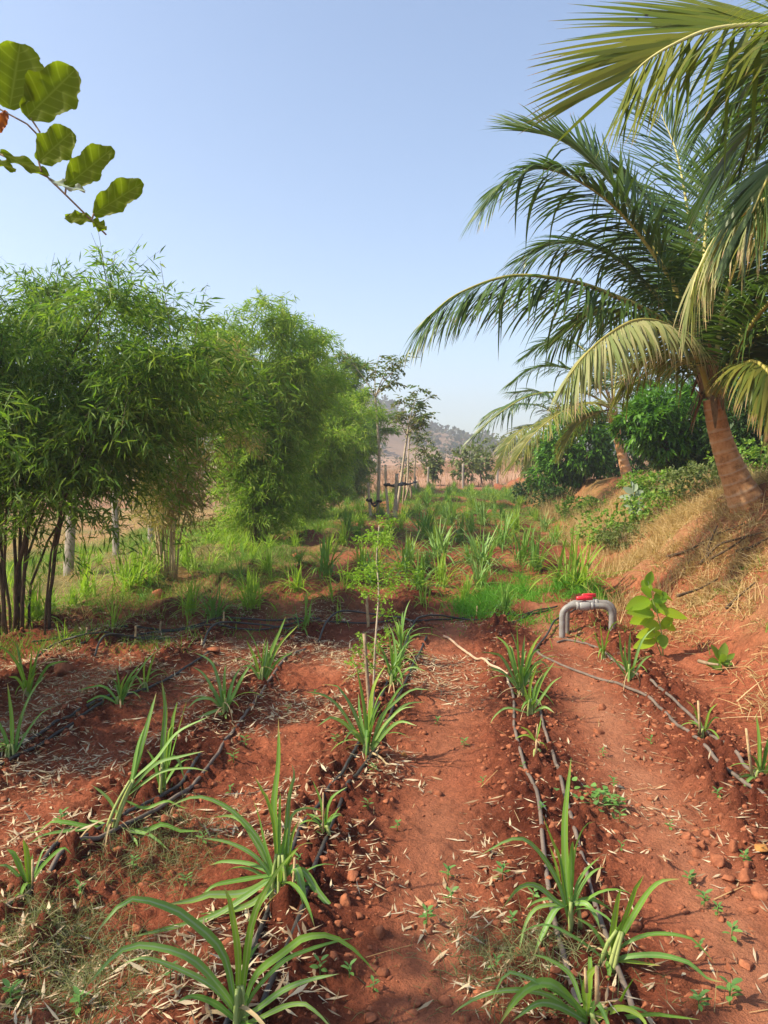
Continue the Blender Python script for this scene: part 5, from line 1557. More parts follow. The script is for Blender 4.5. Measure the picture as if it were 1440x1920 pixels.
hero(752, 1238, "grassy cane clump ending the middle near row by the cross pipes", [
    (7, 0.1, B_, [(752, 1232), (748, 1200), (735, 1172)]), (7, 0.1, A, [(754, 1232), (770, 1195), (788, 1178)])], h=0.5, extra=24)


# ---------------------------------------------------------------- cane plants of the mid and far rows
def cane_variant(rng, h, n):
    a = np.arange(n) * 2.39996 + rng.normal(size=n) * 0.5
    k = np.linspace(0, 1, n)
    el = np.radians(86 - 50 * k + rng.normal(size=n) * 9)
    D = np.stack([np.cos(a) * np.cos(el), np.sin(a) * np.cos(el), np.sin(el)], -1)
    S = np.stack([-np.sin(a), np.cos(a), np.zeros(n)], -1)
    B = np.stack([rng.normal(size=n) * 0.05, rng.normal(size=n) * 0.05, rng.uniform(0, 0.18, n) * h], -1)
    L = h * rng.uniform(0.65, 1.05, n)
    return strips(B, D, L, 0.026 * rng.uniform(0.6, 1.2, n), S, 0.06 + 0.26 * k * rng.uniform(0.5, 1.5, n), 7,
                  lambda t: min(1, 0.5 + 1.6 * t) * max(1 - t ** 2.6, 0.0) ** 0.75 + 0.02, 0.3)


rng = np.random.default_rng(500)
VARS = []
for k in range(10):
    V, F, at = cane_variant(rng, 0.60, 54 if k < 7 else 16)
    o = mesh_obj("cane_plant", V, F, M[['cane', 'cane_blue', 'cane_yellow', 'cane_yellow', 'cane', 'cane', 'cane_yellow', 'cane_yellow', 'cane', 'cane_yellow'][k]], None, at, True)
    VARS.append(o.data)
    bpy.data.objects.remove(o)


def far_cane(x, y, s, k, label, group):
    o = bpy.data.objects.new("cane_plant", VARS[k])
    o.location = (x, y, Hs(x, y) - 0.01)
    o.rotation_euler = (rng.normal() * 0.08, rng.normal() * 0.08, rng.uniform(0, 6.28))
    o.scale = (s * rng.uniform(0.85, 1.15), s * rng.uniform(0.85, 1.15), s * rng.uniform(0.85, 1.15))
    COL.objects.link(o)
    return tag(o, label, "cane plant", group)


# those of the mid field that stand out are placed where the photograph shows them
MID = [(1278, 1065, 0, 0, None)]
mid = [  # px, py of the foot, height in photo pixels, variant, what tells it apart
    (215, 1185, 82, 7, "narrow dark cane shoot standing alone near the dark bamboo stems"), (355, 1155, 75, 3, "bright cane plant in the sun below the pale bamboo canes"),
    (400, 1160, 85, 0, "pair of leaning cane blades right of the pale bamboo canes"), (160, 1120, 70, 3, "sunny cane tuft just right of the leaning concrete post foot"),
    (270, 1130, 45, 8, "small cane shoot between the pale canes and the supply pipes"), (125, 1208, 55, 9, "thin cane shoot at the feeder loop of the leftmost row"),
    (637, 1170, 60, 9, "pale stemmed cane shoot at the supply pipe left of the feathery seedling"), (572, 1185, 85, 8, "two bladed cane shoot rising in front of the supply pipe"),
    (610, 1085, 85, 0, "dark cane plant left of the feathery seedling crown"), (500, 1075, 60, 2, "cane clump on the tan ridge by the tall bamboo"), (560, 1110, 70, 3, "sunlit cane clump on the tan ridge"),
    (825, 1055, 90, 1, "bluish cane clump in the row right of the saplings"), (830, 1100, 70, 2, "cane clump in front of the bluish one"), (905, 1065, 95, 1, "blue green cane clump on the red mound in mid field"),
    (830, 1112, 60, 7, "fresh upright cane shoot at the edge of the red mound"), (795, 1140, 65, 7, "short cane plant just above the supply pipe end"), (787, 1110, 80, 4, "cane plant touching the feathery seedling leaves"),
    (1080, 1112, 130, 3, "tall cane plant rising from the bright green weed mat behind the valve"), (1005, 1075, 80, 0, "cane clump at the left edge of the red path"), (975, 1060, 80, 5, "cane clump in the row beside the red path"),
    (940, 1030, 70, 0, "cane clump farther along the row beside the red path"), (945, 1150, 60, 5, "low cane tuft in the bright green weed mat by the pipes"), (870, 1130, 60, 2, "cane tuft at the left edge of the bright weed mat"),
    (760, 1075, 90, 1, "broad cane clump behind the feathery seedling"), (700, 1095, 70, 0, "cane clump hidden in the feathery seedling crown"), (860, 1020, 65, 4, "cane clump at mid field on the saplings row side"),
    (800, 1010, 75, 0, "dark cane clump right beside the thick pale stake"), (845, 985, 60, 1, "cane clump in the second row past the saplings"), (905, 985, 60, 1, "bluish cane clump halfway down the field"),
    (965, 1000, 60, 2, "cane clump halfway down beside the dry grass")]
occ = []
for x, y, hpx, k, lab in mid:
    g = G(x, y)
    s = hpx * g[1] / F_PX / 0.62
    far_cane(g[0], g[1], s, k, lab, "cane clumps of the mid field")
    occ.append((g[0], g[1]))
occ = np.array(occ)
gf = "cane clumps in the far rows"
cnt = 0
FAR = []
for u in (-4.1, -3.3, -2.45, -1.55, -0.65, 0.25, 1.10, 1.95, 2.7):
    y = 8.6 + rng.uniform(0, 0.8)
    while y < 41:
        uu = u + rng.normal() * 0.12
        x = uu + SLOPE * y
        skip = 0.22 if u < -3 else (0.10 if u < -1 else 0.05)
        if y > 27 and rng.uniform() > skip:
            FAR.append((x, y, rng.uniform(0.5, 0.85), int(rng.choice([0, 1, 2, 3, 4, 5, 6, 7]))))
        elif rng.uniform() > skip and np.min(np.hypot(occ[:, 0] - x, occ[:, 1] - y)) > 0.45 and not (0.9 < u < 1.3 and y < 12) and not (1.5 < u < 2.2 and y < 15) and not (u > 2.2 and y < 24):
            k = int(rng.choice([0, 1, 2, 3, 4, 5, 6, 7])) if u > -2 else int(rng.choice([0, 2, 3, 7, 8, 9]))
            far_cane(x, y, rng.uniform(0.50, 0.84) if u > -3 else rng.uniform(0.45, 0.8), k, "green cane clump in the far rows of the field, one of many alike", gf)
            cnt += 1
        y += rng.uniform(0.75, 1.05) * (1 + 0.012 * y)
# past the middle of the field the clumps run together
ps = {}
for x, y, s, k in FAR:
    me = VARS[k]
    co = np.zeros(len(me.vertices) * 3, np.float32)
    me.vertices.foreach_get("co", co)
    a = rng.uniform(0, 6.28)
    co = co.reshape(-1, 3) * s
    co = np.stack([co[:, 0] * math.cos(a) - co[:, 1] * math.sin(a) + x, co[:, 0] * math.sin(a) + co[:, 1] * math.cos(a) + y, co[:, 2] + Hs(x, y)], -1)
    f = np.zeros(len(me.loops), np.int32)
    me.loops.foreach_get("vertex_index", f)
    at_ = {}
    for nm in ("along", "edge"):
        q = np.zeros(len(me.vertices), np.float32)
        me.attributes[nm].data.foreach_get("value", q)
        at_[nm] = q
    ps.setdefault(me.materials[0].name, []).append((co, f.reshape(-1, 4), at_))
for nm, lst in ps.items():
    V, F, at = join(lst)
    tag(mesh_obj("far_cane", V, F, bpy.data.materials[nm], None, at, True), "mass of cane at the far end of the field before the fence", "cane", None, "stuff")
# sparse cane under the bamboos
for k in range(56):
    y = rng.uniform(7.5, 20)
    x = rng.uniform(-6.3, -4.0) + SLOPE * y
    far_cane(x, y, rng.uniform(0.5, 0.95), int(rng.choice([3, 7, 9, 3, 2])), "pale green cane tuft in the sunny strip by the concrete posts", "cane tufts by the concrete posts")


# ---------------------------------------------------------------- broad leaved plants on the right
def oval(B, D, L, W, N, n=6, curl=0.2):
    """One broad leaf, folded along its midrib."""
    t = np.linspace(0, 1, n + 1)
    D = nrm(D)
    S = nrm(np.cross(D, N))
    Nn = np.cross(S, D)
    V, e = [], []
    for q in t:
        w = W * 0.5 * math.sin(math.pi * min(0.03 + 0.97 * q, 1.0)) ** 0.7 * (1.1 - 0.35 * q)
        c = np.asarray(B) + D * L * q - Nn * 0 - UP * curl * L * q * q
        V += [c - S * w + Nn * w * 0.25, c, c + S * w + Nn * w * 0.25]
        e += [1, 0, 1]
    i = np.arange(n)[:, None] * 3
    F = np.concatenate([i + np.array([[0, 1, 4, 3]]), i + np.array([[1, 2, 5, 4]])])
    return np.array(V), F, {"along": np.repeat(t, 3), "edge": np.array(e, float)}


def broad_plant(name, label, cat, foot, stems, leaves, mat, stem_mat, d=None, stem_r=0.006):
    b = G(*foot) if d is None else ground_at(*foot, d)
    d = b[1]
    root = thing(name, label, cat, b)
    V, F, at = join([tube(catmull([b - UP * 0.03] + [P(x, y, d) for x, y in s], 10), np.linspace(stem_r, stem_r * 0.5, 10), 6) for s in stems])
    mesh_obj("stem", V, F, stem_mat, root, at, True)
    ps = []
    r2 = np.random.default_rng(int(foot[0]))
    for (x0, y0, x1, y1, w, dz) in leaves:
        p0, p1 = P(x0, y0, d), P(x1, y1, d + dz)
        ps.append(oval(p0, p1 - p0, np.linalg.norm(p1 - p0), w * d / F_PX, np.array([r2.normal() * 0.3, -0.8, 0.55]), 8, 0.08))
    V, F, at = join(ps)
    mesh_obj("foliage", V, F, mat, root, at, True)
    return root


broad_plant("broad_leaved_shrub", "lime green broad leaved young shrub right of the grey valve pipes", "shrub", (1243, 1232), [[(1242, 1200), (1235, 1160), (1222, 1120), (1215, 1090)], [(1228, 1195), (1226, 1170)]], [
    (1218, 1125, 1172, 1138, 30, -0.1), (1215, 1112, 1206, 1084, 26, 0.1), (1222, 1118, 1200, 1100, 24, -0.1), (1225, 1150, 1174, 1144, 34, -0.15), (1226, 1152, 1180, 1165, 30, -0.05),
    (1232, 1150, 1232, 1118, 36, 0.1), (1235, 1145, 1290, 1156, 22, 0.0), (1222, 1105, 1262, 1122, 14, 0.15), (1238, 1175, 1205, 1168, 24, -0.1), (1240, 1180, 1262, 1150, 20, 0.1),
    (1240, 1190, 1246, 1215, 22, -0.1), (1232, 1185, 1192, 1192, 24, 0.0), (1230, 1200, 1186, 1212, 24, 0.0), (1228, 1130, 1250, 1108, 26, 0.1), (1212, 1098, 1222, 1068, 20, 0.0), (1242, 1170, 1268, 1178, 22, 0.05),
    (1222, 1140, 1196, 1126, 24, 0.05), (1236, 1205, 1232, 1180, 18, 0)], M['lime'], M['cane_stalk'])
broad_plant("small_shrub", "small dull green broad leaved plant on the red bank slope", "shrub", (1354, 1258), [[(1352, 1235), (1350, 1220)]], [
    (1350, 1240, 1332, 1205, 22, 0.0), (1352, 1236, 1360, 1202, 20, 0.0), (1350, 1245, 1324, 1244, 26, -0.1), (1354, 1244, 1352, 1222, 20, -0.1), (1354, 1246, 1378, 1222, 14, 0.05), (1352, 1250, 1336, 1252, 18, -0.1), (1356, 1248, 1374, 1242, 14, 0)], M['bush'], M['cane_stalk'])
broad_plant("milkweed_plant", "pale grey green thick leaved plant before the mango trees", "plant", (1190, 985), [[(1190, 960), (1188, 930), (1186, 905)], [(1192, 955), (1202, 930)]], [
    (1186, 925, 1168, 912, 14, 0.0), (1188, 922, 1194, 905, 12, 0.0), (1192, 930, 1206, 918, 13, 0.1), (1200, 935, 1208, 924, 13, 0.0), (1188, 935, 1160, 930, 15, 0.0), (1188, 945, 1168, 948, 14, -0.1),
    (1192, 945, 1210, 948, 15, 0.0), (1188, 952, 1178, 962, 14, 0.0), (1195, 950, 1200, 966, 13, -0.1), (1186, 915, 1184, 900, 12, 0.1), (1190, 938, 1182, 924, 13, 0), (1194, 936, 1196, 950, 13, -0.1)], M['calotropis'], M['calotropis'], 13.2, 0.012)

# ---------------------------------------------------------------- seedlings of weeds on the bare soil
gw = "weed seedlings on the red soil"
SEED = [(840, 1650, 40), (846, 1696, 40), (800, 1735, 46), (942, 1655, 46), (1162, 1555, 30), (1165, 1600, 26), (1292, 1662, 34), (1372, 1770, 44), (1312, 1785, 30), (1310, 1900, 52), (1368, 1890, 70),
        (1320, 1702, 40), (1345, 1720, 34), (320, 1845, 46), (115, 1560, 40), (438, 1428, 34), (460, 1400, 30), (432, 1490, 26), (560, 1655, 24), (600, 1830, 44), (655, 1835, 40), (690, 1525, 30), (700, 1450, 24),
        (745, 1560, 30), (930, 1830, 40), (1000, 1690, 36), (980, 1440, 20), (1150, 1480, 26), (1130, 1420, 22), (870, 1400, 22), (905, 1480, 24), (1015, 1530, 22), (380, 1590, 36), (350, 1660, 34), (150, 1690, 36),
        (250, 1640, 34), (20, 1880, 60), (150, 1900, 64), (700, 1860, 36), (820, 1360, 20), (960, 1740, 30), (1255, 1560, 26), (1220, 1400, 22), (1345, 1500, 26), (1395, 1620, 30), (540, 1340, 20), (630, 1400, 24), (590, 1310, 18)]
r3 = np.random.default_rng(900)
for k, (x, y, w) in enumerate(SEED):
    b = G(x, y)
    s = w * b[1] / F_PX
    ps = []
    n = int(r3.integers(5, 10))
    for j in range(n):
        a = j * 2.4 + r3.normal() * 0.4
        el = 0.75 - 0.7 * j / n
        lev = b + UP * s * (0.62 - 0.45 * j / n)
        D = np.array([math.cos(a) * math.cos(el), math.sin(a) * math.cos(el), math.sin(el) * 0.8])
        ps.append(oval(lev + D * s * 0.06, D, s * r3.uniform(0.30, 0.50), s * r3.uniform(0.16, 0.24), UP + 0.2 * r3.normal(size=3), 5, 0.12))
    ps.append((tube([b - UP * 0.01, b + UP * s * 0.35, b + UP * s * 0.6], s * 0.025, 5)))
    V, F, at = join([(v, f, {"along": a_["along"]}) for v, f, a_ in ps])
    tag(mesh_obj("weed_seedling", V, F, M['seedling'], None, at, True), "small green weed seedling with rounded leaves on bare red soil, one of many", "weed", gw)
# the trailing clump on the path is larger than the rest
b = G(1125, 1515)
ps = []
for j in range(46):
    c = b + np.array([r3.normal() * 0.075, r3.normal() * 0.06, 0])
    c[2] = Hs(c[0], c[1]) + r3.uniform(0.015, 0.075)
    a = r3.uniform(0, 6.28)
    D = np.array([math.cos(a), math.sin(a), 0.25])
    ps.append(oval(c, D, r3.uniform(0.03, 0.05), r3.uniform(0.022, 0.034), UP + 0.3 * r3.normal(size=3), 5, 0.1))
V, F, at = join(ps)
root = thing("clover_weed", "largest leafy weed clump beside the path, right of the upright cane", "weed", b)
mesh_obj("foliage", V, F, M['seedling'], root, at, True)
V, F, at = join([tube(catmull([b, b + np.array([math.cos(a) * 0.05, math.sin(a) * 0.05, 0.03]), b + np.array([math.cos(a) * 0.13, math.sin(a) * 0.1, 0.045])], 6), 0.0016, 4) for a in np.linspace(0, 6, 9)])
mesh_obj("runners", V, F, M['seedling'], root, at)


# ---------------------------------------------------------------- grass, straw, litter, crumbs
def scatter(n, x0, x1, y0, y1, dens, seed):
    r = np.random.default_rng(seed)
    x, y = r.uniform(x0, x1, n), r.uniform(y0, y1, n)
    k = r.uniform(size=n) < dens(x, y)
    x, y = x[k], y[k]
    return np.stack([x, y, ground_h(x, y)], -1), r


def blades(name, label, cat, Pn, r, hgt, wid, mat, lean=0.5, droop=0.2, per=3, spread=0.02, k=3):
    B = np.repeat(Pn, per, 0) + r.normal(size=(len(Pn) * per, 3)) * [spread, spread, 0]
    n = len(B)
    B[:, 2] -= 0.005
    D = nrm(UP + lean * r.normal(size=(n, 3)) * [1, 1, 0.3])
    hh = np.repeat(np.broadcast_to(hgt, (len(Pn),)), per) * r.uniform(0.4, 1.15, n)
    V, F, at = strips(B, D, hh, np.repeat(np.broadcast_to(wid, (len(Pn),)), per) * r.uniform(0.7, 1.2, n), np.cross(D, rand_dirs(r, n)), droop * r.uniform(0.3, 1.6, n), k, lambda t: 1 - 0.85 * t)
    return tag(mesh_obj(name, V, F, mat, None, at), label, cat, None, "stuff")


U = lambda x, y: x - SLOPE * y
dd = lambda x, y: fbm(x * 1.1, y * 1.1, 401, 3)
# dry grass of the bank
Pn, r = scatter(70000, 1.5, 8, 4.4, 20, lambda x, y: np.clip(smooth(1.95, 2.7, U(x, y) + 0.8 * dd(x, y)) * (0.35 + 1.1 * dd(x, y) + 0.35 * smooth(5.5, 8, y)), 0, 1) * smooth(4.6, 6.6, y + dd(x, y)), 1)
blades("dry_grass", "straw coloured dry grass matted over the bank below the leaning palm", "dry grass", Pn, r, (0.05 + 0.24 * np.clip(0.4 + 1.6 * fbm(Pn[:, 0] * 2.5, Pn[:, 1] * 2.5, 403, 3), 0, 1)) * (1 + 0.5 * smooth(8, 16, Pn[:, 1])), 0.007, M['straw'], 0.8, 0.30, 4, 0.03)
# thicker tufts standing out of it
Pt, r = scatter(1500, 1.9, 8, 5.2, 20, lambda x, y: np.clip(smooth(2.1, 2.7, U(x, y) - 0.6 * smooth(9, 19, y)) * (0.35 + 1.2 * dd(x, y)), 0, 1), 17)
Pn = np.repeat(Pt, 14, 0) + r.normal(size=(len(Pt) * 14, 3)) * [0.05, 0.05, 0]
Pn[:, 2] = ground_h(Pn[:, 0], Pn[:, 1])
blades("dry_grass", "thick pale tufts of dry grass standing on the bank", "dry grass", Pn, r, 0.30, 0.010, M['straw'], 0.5, 0.30, 3, 0.02)
# flattened straw lying on the bank
Pn, r = scatter(42000, 1.4, 8, 4.0, 18, lambda x, y: np.clip(smooth(1.7, 2.5, U(x, y) + 0.6 * dd(x, y)) * (0.45 + dd(x, y)), 0, 1) * smooth(4.0, 6.5, y + 2 * dd(x, y)), 2)
D = nrm(r.normal(size=(len(Pn), 3)) * [1, 1, 0.18] + UP * 0.05)
V, F, at = strips(Pn + UP * r.uniform(0.005, 0.05, len(Pn))[:, None], D, r.uniform(0.08, 0.32, len(Pn)), r.uniform(0.004, 0.012, len(Pn)), np.cross(D, UP + 0.4 * rand_dirs(r, len(Pn))), 0.06, 3, lambda t: 1 - 0.6 * t)
tag(mesh_obj("fallen_straw", V, F, M['straw'], None, at), "loose flattened straw strewn over the red bank slope", "straw", None, "stuff")
# tall dry grass where the field meets the bank
Pn, r = scatter(24000, 1.8, 8.5, 8.0, 40, lambda x, y: np.clip(np.exp(-((U(x, y) - 2.1 - 0.75 * smooth(9, 19, y)) / 0.45) ** 2) * (0.35 + 1.6 * dd(x, y)), 0, 1), 3)
blades("tall_dry_grass", "tall feathery dry grass between the field rows and the bushes", "dry grass", Pn, r, 0.28 + 0.27 * smooth(9, 16, Pn[:, 1]), 0.009, M['straw'], 0.25, 0.10, 8, 0.06)
# dry grass on the left among the bamboos
Pn, r = scatter(26000, -12, 0, 6.5, 40, lambda x, y: np.clip((1 - smooth(-4.4, -2.9, U(x, y) + 0.8 * dd(x, y))) * (0.35 + 1.1 * dd(x, y)), 0, 1), 4)
blades("dry_grass", "pale dry grass under the bamboos and along the concrete posts", "dry grass", Pn, r, 0.17 + 0.1 * smooth(12, 25, Pn[:, 1]), 0.007, M['straw'], 0.6, 0.2, 4, 0.04)
# green weedy grass on the left strip
Pn, r = scatter(60000, -8, 1, 6.6, 26, lambda x, y: np.clip((1 - smooth(-3.8, -2.2, U(x, y) + 0.7 * dd(x, y))) * (0.35 + 1.3 * fbm(x * 0.9 + 9, y * 0.9, 433, 3)), 0, 1), 5)
blades("green_grass", "yellow green grass in the sunny strip under the bamboos", "grass", Pn, r, 0.15 + 0.06 * smooth(12, 22, Pn[:, 1]), 0.007, M['grass'], 0.45, 0.15, 4, 0.05)
# weeds between the mid field rows
Pn, r = scatter(60000, -4, 9, 7.4, 41, lambda x, y: np.clip(smooth(-4.0, -2.5, U(x, y)) * (1 - smooth(1.9, 2.5, U(x, y) - 0.9 * smooth(9, 19, y))) * (0.16 + 1.4 * fbm(x * 0.8, y * 0.8, 441, 4) + 0.12), 0, 1), 6)
blades("green_weeds", "low green weeds between the mid field cane rows", "weeds", Pn, r, 0.09 + 0.12 * smooth(14, 30, Pn[:, 1]), 0.009 + 0.010 * smooth(14, 30, Pn[:, 1]), M['grass'], 0.7, 0.25, 4, 0.06)
# bright green weed mats either side of the red path by the valve
def mats(x, y):
    m = 0
    for px, py, a, b_ in ((915, 1140, 0.55, 0.80), (968, 1105, 0.30, 0.9), (1085, 1105, 0.38, 0.85), (1030, 1165, 0.10, 0.35), (890, 1150, 0.28, 0.3)):
        g = MATS[(px, py)]
        m = np.maximum(m, np.exp(-(((x - g[0]) / a) ** 2 + ((y - g[1]) / b_) ** 2) ** 1.5))
    return np.clip((m * 1.1 - 0.12) * (0.40 + 1.8 * fbm(x * 3, y * 3, 445, 3)), 0, 1)


MATS = {k: G(*k) for k in ((915, 1140), (968, 1105), (1085, 1105), (1030, 1165), (890, 1150))}
Pn, r = scatter(11000, 0.2, 3.4, 6.8, 11.5, mats, 7)
blades("bright_weed_mat", "dense bright green weed mats on both sides of the red path behind the valve", "weeds", Pn, r, 0.10 + 0.22 * np.clip(0.4 + 1.2 * fbm(Pn[:, 0] * 4, Pn[:, 1] * 4, 447, 2), 0, 1), 0.009, M['grass_bright'], 0.6, 0.2, 5, 0.04)
# dull creeping grass in the near rows
Pn, r = scatter(5200, -3.2, 2.4, 2.0, 7.0, lambda x, y: np.clip(smooth(0.18, 0.5, fbm(x * 1.1 + 4, y * 1.1, 451, 3) + 0.30 * (x < -0.75 * y * 0.35) ) * 0.8, 0, 1), 8)
blades("creeping_grass", "dull grey green creeping grass patches on the near soil", "grass", Pn, r, 0.075, 0.0032, M['grass_dull'], 1.1, 0.35, 4, 0.03)
b_ = [G(60, 1800), G(130, 1760), G(30, 1730), G(180, 1830), G(1000, 1840), G(970, 1790), G(330, 1580), G(270, 1640), G(160, 1880)]
pts = np.concatenate([np.stack([q[0] + r.normal(size=150) * 0.13, q[1] + r.normal(size=150) * 0.13, np.zeros(150)], -1) for q in b_])
pts[:, 2] = ground_h(pts[:, 0], pts[:, 1])
blades("creeping_grass", "thick patches of dull fine grass at the lower picture corner and by the near cane", "grass", pts, r, 0.10, 0.0032, M['grass_dull'], 1.0, 0.3, 5, 0.02)
# far dry field grass
Pn, r = scatter(40000, -40, 50, 42, 130, lambda x, y: np.clip(0.5 + 1.2 * fbm(x * 0.15, y * 0.15, 461, 3), 0, 1), 9)
blades("far_dry_grass", "brown dry grass of the field beyond the far fence", "dry grass", Pn, r, 0.6, 0.06, M['straw_brown'], 0.25, 0.05, 3, 0.3, 2)

# scattered scrub in the far field below the hill
Pn, r = scatter(700, -70, 90, 75, 215, lambda x, y: np.clip(0.25 + 1.4 * fbm(x * 0.05, y * 0.05, 463, 3), 0, 1), 15)
sz = r.uniform(0.5, 1.5, len(Pn))
Bs = np.repeat(Pn, 40, 0)
s2 = np.repeat(sz, 40)
dn = rand_dirs(r, len(Bs))
B = Bs + dn * (s2 * r.uniform(0.2, 0.9, len(Bs)))[:, None] + UP * (s2 * 0.7)[:, None]
V, F, at = kites(B, dn, s2 * 0.4, s2 * 0.25, rand_dirs(r, len(B)))
tag(mesh_obj("far_scrub", V, F, M['hazy_leaf_dark'], None, at), "brownish scrub dotted over the far field below the hill", "scrub", None, "stuff")
# green weeds on the bank
Pn, r = scatter(9000, 1.8, 8, 6, 22, lambda x, y: np.clip(smooth(2.0, 2.8, U(x, y)) * (1.8 * fbm(x * 0.8 + 30, y * 0.8, 465, 3) - 0.05), 0, 1), 16)
blades("bank_weeds", "green weeds scattered through the dry grass of the bank", "weeds", Pn, r, 0.14, 0.010, M['grass'], 0.7, 0.25, 5, 0.05)

# fallen bamboo leaves
def lit(x, y):
    u = U(x, y)
    rw = np.exp(-((row_dist(u) - 0.18) / 0.20) ** 2)
    base = (1 - smooth(-0.3, 0.3, u)) * 0.9 + 0.15
    return np.clip(base * (0.05 + 0.45 * rw + 2.6 * fbm(x * 1.7, y * 1.7, 471, 4) + 0.35 * np.exp(-((u + 1.75) / 0.45) ** 2)), 0, 1) * (1 - 0.4 * smooth(6, 9, y))


Pn, r = scatter(115000, -4.6, 2.6, 1.6, 9.0, lit, 10)
n = len(Pn)
D = nrm(r.normal(size=(n, 3)) * [1, 1, 0.20])
L = 0.02 + 0.08 * r.uniform(0, 1, n) ** 1.5 * np.where(r.uniform(size=n) < 0.5, 0.7, 1.0)
V, F, at = kites(Pn + UP * r.uniform(0.003, 0.014, n)[:, None], D, L, L * r.uniform(0.09, 0.19, n), np.cross(D, UP + 0.35 * rand_dirs(r, n)), 0.0)
tag(mesh_obj("leaf_litter", V, F, M['litter'], None, at), "pale fallen bamboo leaves strewn over the red soil", "leaf litter", None, "stuff")
Pn, r = scatter(900, -3.5, 2.6, 1.8, 8.0, lambda x, y: np.clip(0.3 + fbm(x * 2, y * 2, 477, 3), 0, 1), 12)
n = len(Pn)
D = nrm(r.normal(size=(n, 3)) * [1, 1, 0.10])
V, F, at = strips(Pn + UP * 0.006, D, r.uniform(0.06, 0.22, n), r.uniform(0.002, 0.005, n), np.cross(D, UP), 0.02, 3, lambda t: 1 - 0.5 * t)
tag(mesh_obj("dry_stems", V, F, M['straw'], None, at), "thin dry stems lying on the near soil", "straw", None, "stuff")


# ---------------------------------------------------------------- clods of soil
def icos(level):
    g = (1 + 5 ** 0.5) / 2
    v = np.array([[-1, g, 0], [1, g, 0], [-1, -g, 0], [1, -g, 0], [0, -1, g], [0, 1, g], [0, -1, -g], [0, 1, -g], [g, 0, -1], [g, 0, 1], [-g, 0, -1], [-g, 0, 1]], float)
    f = np.array([[0, 11, 5], [0, 5, 1], [0, 1, 7], [0, 7, 10], [0, 10, 11], [1, 5, 9], [5, 11, 4], [11, 10, 2], [10, 7, 6], [7, 1, 8], [3, 9, 4], [3, 4, 2], [3, 2, 6], [3, 6, 8], [3, 8, 9], [4, 9, 5], [2, 4, 11], [6, 2, 10], [8, 6, 7], [9, 8, 1]])
    v = nrm(v)
    for _ in range(level):
        nf, vv, cache = [], list(v), {}
        def m(a, b):
            k = (min(a, b), max(a, b))
            if k not in cache:
                cache[k] = len(vv)
                vv.append(nrm(vv[a] + vv[b]))
            return cache[k]
        for a, b, c in f:
            ab, bc, ca = m(a, b), m(b, c), m(c, a)
            nf += [[a, ab, ca], [b, bc, ab], [c, ca, bc], [ab, bc, ca]]
        v, f = np.array(vv), np.array(nf)
    return v, f


ICO = {1: icos(1), 2: icos(2)}


def rocks(Pn, size, r, level=1):
    IV, IF = ICO[level]
    n = len(Pn)
    k = len(IV)
    sc = r.uniform(0.65, 1.25, (n, 1, 3)) * size[:, None, None] * np.array([1, 1, 0.72])
    a = r.uniform(0, 6.28, n)
    ca, sa = np.cos(a), np.sin(a)
    base = IV[None] * (1 + (0.16 if level == 1 else 0.05) * r.normal(size=(n, k, 1)))
    for _ in range(9):                                      # broken faces
        cut = rand_dirs(r, n)[:, None, :]
        h = np.sum(base * cut, -1, keepdims=True)
        base = base - cut * np.clip(h - r.uniform(0.42, 0.8, (n, 1, 1)), 0, None) * 0.95
    V = base * sc
    V = np.stack([V[..., 0] * ca[:, None] - V[..., 1] * sa[:, None], V[..., 0] * sa[:, None] + V[..., 1] * ca[:, None], V[..., 2]], -1) + Pn[:, None, :]
    F = (IF[None] + (np.arange(n) * k)[:, None, None]).reshape(-1, 3)
    return V.reshape(-1, 3), F


HEAP = G(1375, 1600)


def clod_d(x, y):
    u = U(x, y)
    rw = np.exp(-(row_dist(u) / 0.26) ** 2)
    path = np.exp(-((u + 0.14) / 0.2) ** 2) + np.exp(-((u - 0.9) / 0.22) ** 2)
    heap = np.exp(-(((x - HEAP[0]) / 0.28) ** 2 + ((y - HEAP[1]) / 0.40) ** 2))
    return np.clip(2.0 * heap + 0.20 + 0.6 * rw + 0.8 * np.exp(-((u - 1.42) / 0.25) ** 2) + 0.8 * fbm(x * 1.5, y * 1.5, 481, 3), 0.02, 1) * (1 - 0.5 * np.clip(path, 0, 1))


